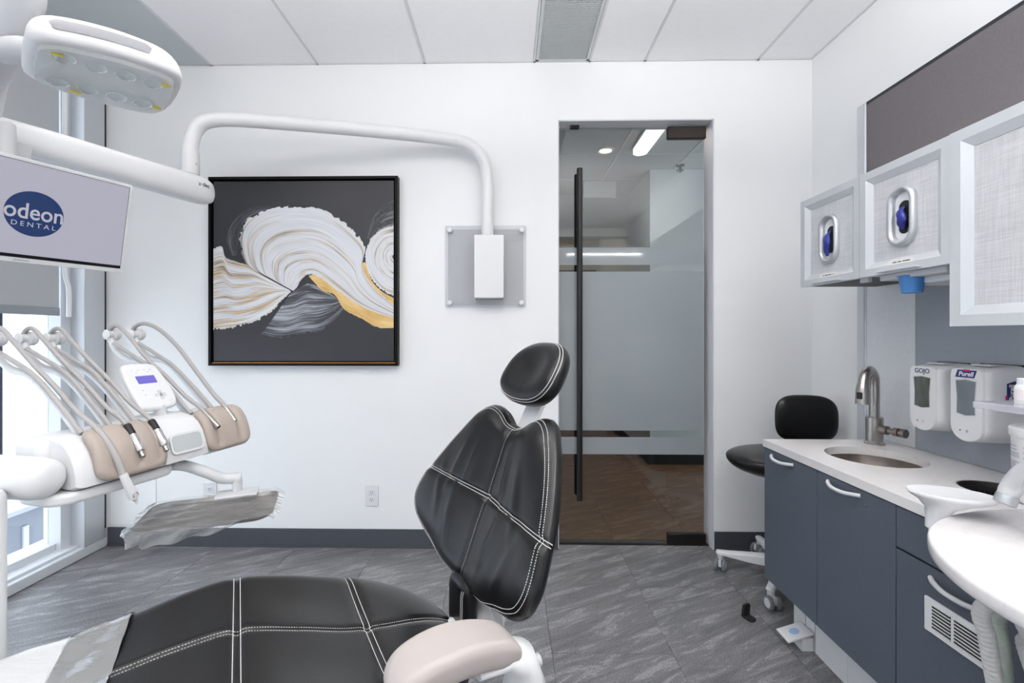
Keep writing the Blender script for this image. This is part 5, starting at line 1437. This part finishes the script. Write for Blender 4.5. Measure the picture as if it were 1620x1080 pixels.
# backrest ---------------------------------------------------------------------
BW = [-0.09, 0.0, 0.05, 0.175, 0.21, 0.315, 0.39, 0.415, 0.47]
BU = [0.512, 0.490, 0.506, 0.551, 0.568, 0.607, 0.634, 0.645, 0.668]
BZ = [0.505, 0.590, 0.639, 0.754, 0.785, 0.884, 0.954, 0.976, 1.026]
def BC(w): return sinterp(w, BW, BU), sinterp(w, BW, BZ)
BT = 0.040
def BACKM(v, w, h):
    w_ = min(max(w, -0.09), 0.47)
    u0, z0 = BC(w_); u1, z1 = BC(min(w_ + 0.01, 0.47)); u2, z2 = BC(max(w_ - 0.01, -0.09))
    tu, tz = u1 - u2, z1 - z2; l = hypot(tu, tz); nu, nz = -tz / l, tu / l
    conc = 0.066 * min((v / 0.33) ** 2, 1.3)
    hh = h - BT + conc
    return K0 + CA * (u0 + nu * hh) + CB * v + UP * (z0 + nz * hh)
bh = [(0.02, -0.050), (0.055, -0.045), (0.115, -0.022), (0.19, 0.006), (0.262, 0.027), (0.315, 0.060), (0.338, 0.112), (0.322, 0.19), (0.286, 0.27), (0.248, 0.335), (0.21, 0.39), (0.175, 0.428), (0.135, 0.447), (0.09, 0.440), (0.045, 0.416), (0.015, 0.408)]
bo_l = bh + [(-a, b) for a, b in bh[::-1]]
bo_l = [(p.x, p.y) for p in smooth_path([(a, b, 0) for a, b in bo_l], 5, True)]
def wrinkle(v, w):
    s = 0
    for (v0, w0, dv, dw, wd, am) in ((0.16, 0.25, -0.25, 1, 0.012, 0.004), (0.10, 0.27, -0.1, 1, 0.010, 0.004), (0.21, 0.16, 0.3, 1, 0.014, 0.0035), (-0.08, 0.26, 0.3, 1, 0.012, 0.004), (-0.16, 0.24, 0.4, 1, 0.014, 0.0035), (-0.1, 0.12, -0.3, 1, 0.014, 0.004), (-0.2, 0.10, -0.4, 1, 0.016, 0.0035), (0.12, 0.1, 0.2, 1, 0.014, 0.0035)):
        l = hypot(dv, dw); d = ((v - v0) * dw - (w - w0) * dv) / l; t = ((v - v0) * dv + (w - w0) * dw) / l
        s += 1.6 * am * exp(-(d / wd) ** 2 - (t / 0.07) ** 2)
    s += 0.014 * exp(-((abs(v) - 0.13) / 0.07) ** 2) * (1 if w > 0.2 else 0.7)
    return s
back = Cushion(bo_l, (0.0, 0.19), BT, 0.035, BACKM, r0=0.70, N=240, nr=44, extra=wrinkle)
back.grooves = [([(-0.34, 0.196), (-0.15, 0.203), (0, 0.208), (0.15, 0.203), (0.33, 0.196)], 0.008, 0.008), ([(0, -0.05), (0, 0.41)], 0.009, 0.010)]
bo_ = back.build('backrest', LEATHER, ch)
back.stitch('seam_piping', [[(-0.325, 0.193), (-0.15, 0.199), (0, 0.204), (0.15, 0.199), (0.315, 0.193)], [(-0.325, 0.201), (-0.15, 0.207), (0, 0.212), (0.15, 0.207), (0.315, 0.200)]], bo_, gap=0, wd=0.0008)
back.stitch('seam_stitching', [[(0.005, -0.03), (0.005, 0.40)]], bo_, wd=0.0005)
rim1 = [(v * 0.955, 0.19 + (w - 0.19) * 0.955) for v, w in back.o]; rim2 = [(v * 0.925, 0.19 + (w - 0.19) * 0.925) for v, w in back.o]
back.stitch('rim_stitching', [rim1 + rim1[:1], rim2 + rim2[:1]], bo_, wd=0.0008)
# leather tongue below the backrest
def TM(v, w, h):
    return K0 + CA * (0.497 + 0.01 * w - h) + CB * (v + 0.0) + UP * (0.535 + w)
tg = Cushion([(a, b) for a, b in rrect(-0.055, 0.055, -0.09, 0.06, 0.03)], (0, -0.01), 0.02, 0.025, TM, r0=0.6, N=80, nr=12)
t_o = tg.build('lumbar_tongue', LEATHER, ch)
tg.stitch('tongue_stitching', [[(-0.04, -0.08), (-0.042, 0.04)], [(-0.034, -0.08), (-0.036, 0.04)]], t_o, gap=0, wd=0.0008)
# headrest -------------------------------------------------------------------------
ha = radians(57); hu, hz = 0.728, 1.098
HT = (cos(ha), sin(ha)); HN = (-sin(ha), cos(ha))
def HEADM(v, w, h):
    c_ = 0.9 * v * v
    return K0 + CA * (hu + HT[0] * w + HN[0] * (h + c_)) + CB * v + UP * (hz + HT[1] * w + HN[1] * (h + c_))
hol = [((1 if cos(t) > 0 else -1) * abs(cos(t)) ** 0.8 * (0.128 - 0.018 * sin(t)), (1 if sin(t) > 0 else -1) * abs(sin(t)) ** 0.8 * 0.098) for t in [2 * pi * k / 80 for k in range(80)]]
hr = Cushion(hol, (0, 0), 0.034, 0.038, HEADM, r0=0.55, N=120, nr=22, extra=lambda v, w: -0.012 * exp(-(v / 0.07) ** 2 - (w / 0.06) ** 2), rb=0.6)
h_o = hr.build('headrest', LEATHER, ch)
q1 = [(v * 0.975, w * 0.975) for v, w in hr.o]; q2 = [(v * 0.93, w * 0.93) for v, w in hr.o]
hr.stitch('rim_stitching', [q1 + q1[:1], q2 + q2[:1]], h_o, gap=0, wd=0.0008)
MB_ = frame_mat(K0 + CA * 0.735 + UP * 1.03, CB, CA * cos(radians(62)) + UP * sin(radians(62)), CB.cross(CA * cos(radians(62)) + UP * sin(radians(62))))
finish(B(-0.036, 0.036, -0.16, 0.075, -0.006, 0.006, MB_), 'headrest_bar', WPLAST, ch, bevel=0.003)
bm = new()
for k in range(3): box(bm, -0.005, 0.005, -0.03 + k * 0.028, -0.012 + k * 0.028, -0.0065, 0.0065, MB_)
finish(bm, 'bar_slots', WPLAST2, ch, smooth=False)
# rear shell and brackets
bm = new(); rings = []
for w_, hw_ in ((-0.10, 0.075), (-0.03, 0.085), (0.1, 0.15), (0.25, 0.16), (0.36, 0.11), (0.39, 0.06)):
    u0, z0 = BC(max(w_, -0.09)); z0 += min(0, w_ + 0.09)
    rings.append([K0 + CA * (u0 + 0.078 + du) + CB * (hw_ * s) + UP * (z0 - 0.03) for s, du in ((-1, -0.012), (-0.6, 0.006), (0, 0.012), (0.6, 0.006), (1, -0.012), (0.6, -0.02), (-0.6, -0.02))])
loft(bm, rings); finish(bm, 'back_shell', WPLAST, ch, ang=50)
bm = new(); tube(bm, smooth_path([K0 + CA * 0.36 + UP * 0.43, K0 + CA * 0.50 + UP * 0.44, K0 + CA * 0.575 + UP * 0.48, K0 + CA * 0.59 + UP * 0.56], 5), 0.05, 14); finish(bm, 'hinge_arm', WPLAST, ch)
bm = new(); rings = []
for z_, k_ in ((0.40, 0.5), (0.43, 0.62), (0.455, 0.66), (0.475, 0.60)):
    rings.append([K0 + CA * (0.2 + 0.42 * k_ * cos(t)) + CB * (0.27 * k_ * sin(t)) + UP * z_ for t in [2 * pi * i / 36 for i in range(36)]])
loft(bm, rings); finish(bm, 'seat_pan', WPLAST, ch)
bm = new(); rings = []
for z_, ku, kv, uo in ((0.0, 0.42, 0.24, 0.1), (0.03, 0.42, 0.24, 0.1), (0.06, 0.36, 0.19, 0.12), (0.10, 0.16, 0.12, 0.2), (0.40, 0.13, 0.11, 0.2)):
    rings.append([K0 + CA * (uo + ku * cos(t)) + CB * (kv * sin(t)) + UP * z_ for t in [2 * pi * i / 36 for i in range(36)]])
loft(bm, rings); finish(bm, 'pedestal', WPLAST, ch, ang=50)
bm = new(); tube(bm, [K0 + CA * -0.85 + UP * 0.535, K0 + CA * -0.3 + UP * 0.525, K0 + CA * 0.1 + UP * 0.46], [0.05, 0.06, 0.06], 14); finish(bm, 'leg_beam', WPLAST, ch)
# armrest
AV = -0.335
def ARM(u, v, h): return K0 + CA * u + CB * (AV + v) + UP * (0.668 + h - 1.9 * (u - 0.315) ** 2)
al = [(0.205, 0.0), (0.212, 0.03), (0.235, 0.046), (0.30, 0.05), (0.38, 0.046), (0.43, 0.040), (0.445, 0.03), (0.447, 0.0), (0.445, -0.03), (0.43, -0.040), (0.38, -0.046), (0.30, -0.05), (0.235, -0.046), (0.212, -0.03)]
al = [(p.x, p.y) for p in smooth_path([(a, b, 0) for a, b in al], 5, True)]
ar = Cushion(al[::-1], (0.32, 0.0), 0.020, 0.032, ARM, r0=0.72, N=100, nr=20, rb=0.8)
arm_o = ar.build('armrest', ARMPAD, ch)
rings = []
for (u_, z_, w_, t_) in ((0.36, 0.622, 0.036, 0.014), (0.42, 0.625, 0.042, 0.022), (0.455, 0.605, 0.045, 0.032), (0.47, 0.56, 0.045, 0.036), (0.455, 0.51, 0.043, 0.036), (0.41, 0.465, 0.040, 0.032), (0.34, 0.440, 0.036, 0.03), (0.30, 0.435, 0.034, 0.03)):
    rings.append((u_, z_, w_, t_))
bm = new(); RR = []
for i, (u_, z_, w_, t_) in enumerate(rings):
    a_, b_ = rings[max(i - 1, 0)], rings[min(i + 1, len(rings) - 1)]
    du, dz = b_[0] - a_[0], b_[1] - a_[1]; l = hypot(du, dz); nu, nz = -dz / l, du / l
    in_ = 0.0 if i < 5 else (i - 4) * 0.035
    RR.append([K0 + CA * (u_ + nu * t_ * sin(t)) + CB * (AV + in_ + w_ * cos(t)) + UP * (z_ + nz * t_ * sin(t)) for t in [2 * pi * k / 20 for k in range(20)]])
loft(bm, RR); finish(bm, 'arm_support', WPLAST, ch, ang=60)
bm = new(); lathe(bm, [(0.012, 0.0), (0.012, 0.012), (0.0, 0.014)], K0 + CA * 0.505 + CB * (AV + 0.02) + UP * 0.565, CA, 16); finish(bm, 'arm_release', WPLAST2, ch)

# plastic cover on the leg rest ---------------------------------------------------------
def cover(name, u0, u1, m, parent, nu=40, lift=0.006, drop=0.05, wr=0.002):
    bm = new(); grid = []
    rd = random.Random(11)
    for i in range(nu + 1):
        u = u0 + (u1 - u0) * i / nu
        hw_ = interp(u, [p[0] for p in half], [p[1] for p in half])
        row = []
        for j in range(-16, 17):
            t = j / 16
            if abs(t) <= 0.8:
                v = t / 0.8 * hw_ * 0.93; p = seat.P(u, v, lift + wr * sin(u * 61 + v * 23) * sin(v * 47 - u * 17))
            else:
                s = (abs(t) - 0.8) / 0.2; sg = 1 if t > 0 else -1
                q = seat.P(u, sg * hw_ * 0.93, lift); p = q + CB * sg * (0.030 * sin(min(1, s * 1.6) * pi / 2)) - UP * (drop * s)
            row.append(bm.verts.new(p))
        grid.append(row)
    for i in range(nu):
        for j in range(32): bm.faces.new((grid[i][j], grid[i + 1][j], grid[i + 1][j + 1], grid[i][j + 1]))
    return finish(bm, name, m, parent, ang=80)
pc_ = root('chair_cover', K0 + CA * -0.6 + UP * 0.6, 'clear plastic protective sleeve over the leg end of the dental chair', 'plastic cover')
cover('cover_sleeve', -0.95, -0.29, FILMW, pc_)
cover('cover_hem', -0.292, -0.195, filmmat('glossy_plastic_film', 0.30, (0.93, 0.94, 0.95, 1), 0.06, 9, 0.6, 1.1), pc_, nu=14, wr=0.004)

# ================================================================= DELIVERY UNIT
P0 = V((-1.0196, 1.1024, 0)); DA = radians(15)
E1 = V((sin(DA), cos(DA), 0)); E2 = V((cos(DA), -sin(DA), 0))
def DU(l, e, z): return P0 + E1 * l + E2 * e + UP * z
du = root('delivery_unit', DU(0.2, -0.12, 0.8), 'white dental delivery unit with two taupe instrument pads and a tilted keypad', 'delivery unit')
SC = [(0.0, 0.008, 0.838), (0.03, 0.004, 0.866), (0.06, -0.004, 0.895), (0.09, -0.016, 0.922), (0.115, -0.034, 0.944), (0.14, -0.056, 0.956), (0.17, -0.085, 0.962)]
def SEC(s):
    S = [p[0] for p in SC]; return sinterp(s, S, [p[1] for p in SC]), sinterp(s, S, [p[2] for p in SC])
def PADM(l, s, h):
    s_ = min(max(s, 0), 0.17); e0, z0 = SEC(s_); e1, z1 = SEC(min(s_ + 0.004, 0.17)); e2_, z2 = SEC(max(s_ - 0.004, 0))
    te, tz = e1 - e2_, z1 - z2; L_ = hypot(te, tz)
    return DU(l, e0 + tz / L_ * h, z0 - te / L_ * h)
for k, (l0, l1, gl) in enumerate(((0.0, 0.178, (0.045, 0.10, 0.155)), (0.304, 0.468, (0.345, 0.425)))):
    pd = Cushion([(a, b) for a, b in rrect(l0, l1, 0.0, 0.155, 0.036, 6)], ((l0 + l1) / 2, 0.078), 0.012, 0.018, PADM, r0=0.82, N=130, nr=26)
    pd.grooves = [([(g, 0.03), (g, 0.15)], 0.006, 0.011) for g in gl]
    pd.build('instrument_pad', TAN, du)
    prof = [(-0.17, 0.955), (-0.10, 0.954), (-0.062, 0.946), (-0.042, 0.934), (-0.024, 0.912), (-0.012, 0.888), (-0.004, 0.862), (-0.002, 0.836), (-0.03, 0.826), (-0.12, 0.832), (-0.18, 0.85), (-0.185, 0.93)]
    la, lb = (l0 - 0.034, l1 - 0.004) if k == 0 else (l0 + 0.004, l1 - 0.012)
    bm = new(); loft(bm, [[DU(l, -0.08 + (e + 0.08) * s, 0.892 + (z - 0.892) * s) for e, z in prof] for l, s in ((la, 0.90), (la + 0.006, 0.97), (la + 0.016, 1.0), (lb - 0.01, 1.0), (lb, 0.97))])
    finish(bm, 'module_shell', WPLAST, du, ang=45)
bm = new(); prof = [(-0.17, 0.962), (-0.10, 0.962), (-0.058, 0.953), (-0.034, 0.938), (-0.014, 0.912), (-0.002, 0.884), (0.006, 0.852), (0.004, 0.838), (-0.03, 0.828), (-0.12, 0.832), (-0.18, 0.85), (-0.185, 0.94)]
loft(bm, [[DU(l, e, z) for e, z in prof] for l in (0.176, 0.306)]); cm = finish(bm, 'centre_module', WPLAST, du, ang=45)
bm = new(); prism(bm, rrect(0.190, 0.292, 0.024, 0.082, 0.014, 5), lambda l, s: PADM(l, s, 0.0025), lambda l, s: PADM(l, s, 0.006)); finish(bm, 'pocket_rim', WPLAST, cm)
bm = new(); prism(bm, rrect(0.196, 0.286, 0.030, 0.076, 0.011, 5), lambda l, s: PADM(l, s, 0.002), lambda l, s: PADM(l, s, 0.0064)); finish(bm, 'pocket', mat('pocket_grey', rgb(186, 192, 194), 0.35), cm)
finish(box(new(), 0, 1, 0, 1, 0, 1, Matrix.Translation(DU(-0.055, -0.20, 0.868)) @ frame_mat((0, 0, 0), E1, -E2, UP) @ Matrix.Diagonal((0.45, -0.10, 0.082, 1))), 'rear_body', WPLAST, du, bevel=0.018, segs=4)
bm = new(); prism(bm, rrect(-0.075, 0.23, -0.17, -0.012, 0.05, 6), lambda l, e: DU(l, e, 0.800), lambda l, e: DU(l, e, 0.828)); finish(bm, 'base_plate', WPLAST, du, bevel=0.008, segs=3)
# swing arm + post at the window side
c0 = atd(66, 757, 1.06); c1 = atd(-190, 742, 1.22)
dA = (c1 - c0).normalized()
bm = new(); tube(bm, [c0 - dA * 0.028, c0 - dA * 0.022, c0 - dA * 0.008, c0 + dA * 0.02, c0 + dA * 0.1, c1], [0.016, 0.034, 0.045, 0.049, 0.050, 0.050], 28); finish(bm, 'swing_arm', WPLAST, du, ang=60)
pp_ = atd(-16, 900, 1.0)
bm = new(); lathe(bm, [(0.0, 0.0), (0.075, 0.0), (0.075, 0.012), (0.026, 0.02), (0.026, 0.85), (0.02, 0.86), (0.0, 0.86)], (pp_.x, pp_.y, 0), seg=24); finish(bm, 'support_post', WPLAST, du)
# keypad
KC = DU(0.243, -0.155, 1.046); ks = radians(53)
kx, kyv = E1, (-E2 * cos(ks) + UP * sin(ks)); kn = kx.cross(kyv)
if kn.dot(E2) < 0: kn = -kn
def KM(x, y, h): return KC + kx * x + kyv * y + kn * h
kp_ol = [(-0.052, -0.080), (0.030, -0.082), (0.056, -0.066), (0.062, -0.02), (0.056, 0.04), (0.046, 0.076), (0.02, 0.084), (-0.030, 0.084), (-0.052, 0.074), (-0.060, 0.02), (-0.060, -0.05)]
kp_ol = [(p.x, p.y) for p in smooth_path([(a, b, 0) for a, b in kp_ol], 5, True)]
kpd = Cushion(kp_ol, (0, 0), 0.009, 0.011, KM, r0=0.9, N=90, nr=14); kb = kpd.build('keypad', WPLAST, du)
bm = new(); prism(bm, rrect(-0.030, 0.026, 0.008, 0.036, 0.001, 1), lambda x, y: KM(x, y, 0.008), lambda x, y: KM(x, y, 0.0098)); finish(bm, 'keypad_screen', mat('violet_lcd', rgb(70, 66, 140), 0.3, emit=rgb(120, 112, 200), estr=0.55), kb, smooth=False)
bm = new()
for a, b in ((0.016, 0.0055), (0.0055, 0.016)): box(bm, -a + 0.016, a + 0.016, -b - 0.036, b - 0.036, 0.008, 0.0097, frame_mat(KC, kx, kyv, kn))
finish(bm, 'cross_key', mat('key_grey', rgb(200, 201, 204), 0.4), kb, smooth=False)
for kx_, ky_ in ((-0.03, 0.058), (-0.012, 0.058), (0.006, 0.058), (0.024, 0.058), (-0.02, 0.05), (0.014, 0.05), (-0.028, -0.015), (-0.028, -0.032), (0.036, -0.06)):
    bm = new(); lathe(bm, [(0.0022, 0.0085), (0.0022, 0.0096), (0, 0.0096)], KM(kx_, ky_, 0), kn, 8); finish(bm, 'key_mark', MATS['key_grey'], kb)
bm = new(); tube(bm, [DU(0.25, -0.115, 0.955), DU(0.25, -0.118, 0.985), KM(0.0, -0.068, -0.016)], 0.018, 20); finish(bm, 'keypad_post', WPLAST2, du)
# whip arms with pulleys
for i, l in enumerate((0.03, 0.10, 0.165, 0.33, 0.41)):
    dz = 0.0 if i < 3 else 0.012
    pts = [DU(l, -0.10, 0.945), DU(l, -0.20, 1.035), DU(l, -0.29, 1.095 + dz), DU(l, -0.37, 1.112 + dz), DU(l, -0.425, 1.145 + dz), DU(l, -0.452, 1.19 + dz)]
    bm = new(); sp_ = smooth_path(pts, 6); RRR = []
    for j, p in enumerate(sp_):
        t = (sp_[min(j + 1, len(sp_) - 1)] - sp_[max(j - 1, 0)]).normalized(); nn = t.cross(E1).normalized()
        RRR.append([p + E1 * (0.009 * cos(q)) + nn * (0.010 * sin(q)) for q in [2 * pi * k / 12 for k in range(12)]])
    loft(bm, RRR); wa = finish(bm, 'whip_arm', WPLAST, du, ang=60)
    pz = DU(l - 0.014, -0.448, 1.195 + dz)
    bm = new(); lathe(bm, [(0.0, -0.004), (0.013, -0.003), (0.017, 0.0), (0.013, 0.006), (0.013, 0.018), (0.020, 0.022), (0.021, 0.034), (0.017, 0.040), (0.0, 0.041)], pz, E1, 24); finish(bm, 'pulley', WPLAST, wa)

def strand(l, A, m, name, par, r=0.0062):
    bm = new(); tube(bm, smooth_path([DU(l + (a[3] if len(a) > 3 else 0), a[0], a[1]) for a in [(q[0], q[1], 0, *q[2:]) for q in A]], 6), r, 12); return finish(bm, name, m, par, ang=60)
ilabs = ['white air and water syringe hanging off the taupe pad on a grey hose', 'chrome handpiece coupling with black collar next to the white syringe', 'chrome handpiece coupling with black collar beside the centre module', 'thin chrome tube instrument on the pad beside the keypad', 'thin chrome tube instrument on a looping grey hose']
inames = ['dental_syringe', 'dental_handpiece', 'dental_handpiece', 'suction_tube', 'suction_tube']
for i, l in enumerate((0.03, 0.10, 0.165, 0.33, 0.41)):
    dz = 0.0 if i < 3 else 0.012
    r = root(inames[i], DU(l, -0.02, 0.93), ilabs[i], 'dental tool', 'instruments on the delivery unit')
    strand(l - 0.012, [(-0.075, 0.955), (-0.16, 1.028), (-0.25, 1.096), (-0.33, 1.132 + dz * 0.5), (-0.415, 1.165 + dz)], HOSE, 'hose_return', r)
    if i < 4:
        strand(l + 0.002, [(-0.458, 1.205 + dz), (-0.44, 1.222 + dz), (-0.41, 1.222 + dz), (-0.36, 1.185 + dz), (-0.28, 1.125), (-0.20, 1.07), (-0.12, 1.01), (-0.062, 0.978), (-0.040, 0.962)], HOSE, 'hose', r)
    else:
        strand(l + 0.002, [(-0.465, 1.212), (-0.45, 1.236), (-0.40, 1.246), (-0.33, 1.222), (-0.25, 1.165), (-0.16, 1.075), (-0.09, 1.005), (-0.055, 0.977), (-0.038, 0.960)], HOSE, 'hose', r, 0.0068)
    lo = l + 0.002
    if i == 0:
        strand(lo, [(-0.042, 0.964), (-0.015, 0.935, 0.004), (0.008, 0.895, 0.010), (0.022, 0.848, 0.018)], HOSE, 'hose_end', r, 0.0085)
        a, b = DU(lo + 0.017, 0.0215, 0.852), DU(lo + 0.040, 0.030, 0.782)
        ax_ = (b - a).normalized(); Ls = (b - a).length
        bm = new(); lathe(bm, [(0.008, 0.0), (0.0095, 0.004), (0.010, Ls * 0.5), (0.0125, Ls * 0.85), (0.012, Ls * 0.96), (0.007, Ls), (0.005, Ls + 0.006), (0.0035, Ls + 0.008), (0.0035, Ls + 0.016), (0, Ls + 0.016)], a, ax_, 20); sb = finish(bm, 'syringe_body', WPLAST, r)
        sdv = E2
        bm = new(); lathe(bm, [(0.0055, 0.009), (0.0055, 0.013), (0.0, 0.0135)], a + ax_ * Ls * 0.85, sdv, 14); finish(bm, 'syringe_button', WPLAST2, sb)
        bm = new(); lathe(bm, [(0.0058, 0.009), (0.0075, 0.009), (0.0075, 0.0112), (0.0058, 0.0112)], a + ax_ * Ls * 0.85, sdv, 16, cap=False); finish(bm, 'button_ring', CHROME, sb)
    elif i < 3:
        a = DU(lo, -0.042, 0.964); b = DU(lo + 0.002, 0.030, 0.862)
        ax_ = (b - a).normalized()
        bm = new(); lathe(bm, [(0.0075, 0.0), (0.0095, 0.004), (0.0105, 0.034), (0.0, 0.034)], a, ax_, 20); finish(bm, 'collar', BLACKP, r)
        bm = new(); lathe(bm, [(0.0095, 0.033), (0.0112, 0.034), (0.0118, 0.040), (0.0112, 0.058), (0.0118, 0.060), (0.0118, 0.082), (0.0105, 0.085), (0.0, 0.085)], a, ax_, 24); hb_ = finish(bm, 'coupling', CHROME, r)
        bm = new(); lathe(bm, [(0.006, 0.084), (0.006, 0.097), (0.0064, 0.098), (0.0064, 0.101), (0.0045, 0.102), (0.0045, 0.094), (0, 0.094)], a, ax_, 20); finish(bm, 'nozzle', STEEL, hb_)
    else:
        a = DU(lo, -0.040, 0.962); b = DU(lo + 0.004, 0.014, 0.914) if i == 3 else DU(lo + 0.004, -0.004, 0.918)
        ax_ = (b - a).normalized(); Ls = (b - a).length
        bm = new(); lathe(bm, [(0.0068, 0.0), (0.0075, 0.003), (0.0075, Ls), (0.0055, Ls + 0.001), (0.0055, Ls - 0.006), (0, Ls - 0.006)], a, ax_, 18); finish(bm, 'metal_tube', STEEL, r)

# tray arm + tray ------------------------------------------------------------------
TCc = V((-0.855, 1.296, 0.70)); ta = radians(22.6)
T1 = V((cos(ta), sin(ta), 0)); T2 = V((-sin(ta), cos(ta), 0))
hold = V((-0.86, 1.425, 0))
bm = new(); tp_ = smooth_path([DU(0.24, -0.09, 0.812), DU(0.27, -0.045, 0.806), V((-0.93, 1.385, 0.782)), V((-0.90, 1.408, 0.758)), V((-0.868, 1.425, 0.752)), V((-0.852, 1.433, 0.752))], 6)
tube(bm, tp_, [0.016] * 10 + [0.0165] * 15 + [0.0175] * 6, 16); finish(bm, 'tray_arm', WPLAST2, du, ang=60)
bm = new(); cyl(bm, hold + UP * 0.752, hold + UP * 0.706, 0.014); finish(bm, 'tray_swivel', WPLAST2, du)
TH_ = frame_mat((hold.x, hold.y, 0.708), T1, T2, UP)
finish(B(-0.055, 0.06, -0.05, 0.02, -0.0035, 0.006, TH_), 'tray_holder', WPLAST2, du, bevel=0.003)
tyr = root('instrument_tray', TCc - UP * 0.01, 'rounded steel instrument tray on the delivery unit arm', 'tray')
def TR(x, y, z): return TCc + T1 * x + T2 * y + UP * z
rg = []
for k_, z_ in ((0.90, -0.0075), (0.945, -0.004), (1.0, 0.004), (1.012, 0.005), (1.012, 0.003), (1.0, 0.0015), (0.94, -0.0065), (0.90, -0.010)):
    rg.append([TR(x * k_, y * k_, z_) for x, y in rrect(-0.165, 0.165, -0.112, 0.112, 0.04, 6)])
bm = new(); loft(bm, rg); finish(bm, 'tray_pan', mat('tray_steel', rgb(190, 182, 176), 0.28, 0.9, noise=0.08, nscale=6), tyr, ang=60)
# loose clear bag around the tray
tc = root('tray_sleeve', TCc + UP * 0.006, 'crinkled clear plastic sleeve pulled over the instrument tray', 'plastic cover')
bm = new(); nx, ny = 60, 44; G = []
for i in range(nx + 1):
    row = []
    x = -0.188 + 0.372 * i / nx
    for j in range(ny + 1):
        t = j / ny
        y = 0.122 - 0.262 * min(t / 0.82, 1.0)
        z = 0.009 + 0.0022 * sin(x * 70 + y * 41) * sin(y * 63 - x * 28) + 0.0016 * sin(x * 31 - y * 120)
        ex = max(0, abs(x) - 0.158); z -= ex * 0.35
        r_ = 0.05; cx_, cy_ = abs(x) - (0.186 - r_), abs(y) - (0.130 - r_)
        if cx_ > 0 and cy_ > 0 and hypot(cx_, cy_) > r_:
            f_ = r_ / hypot(cx_, cy_); x2 = (0.186 - r_ + cx_ * f_) * (1 if x > 0 else -1); y = (0.130 - r_ + cy_ * f_) * (1 if y > 0 else -1)
        else: x2 = x
        if t > 0.82:
            s = (t - 0.82) / 0.18; dp = 0.042 * max(0.06, 1 - ((x + 0.15) / 0.27) ** 2 if x > -0.15 else 1 - ((x + 0.15) / 0.08) ** 2)
            z -= dp * s * (1 + 0.06 * sin(x * 85)); y += 0.014 * s + 0.006 * sin(x * 60 + 3 * s) * s
        row.append(bm.verts.new(TR(x2, y, z)))
    G.append(row)
for i in range(nx):
    for j in range(ny):
        f = bm.faces.new((G[i][j], G[i + 1][j], G[i + 1][j + 1], G[i][j + 1]))
        f.material_index = 1 if (j >= 36 or i > 56 or i < 3) else 0
finish(bm, 'sleeve_film', [FILM, FILMS], tc, ang=80)
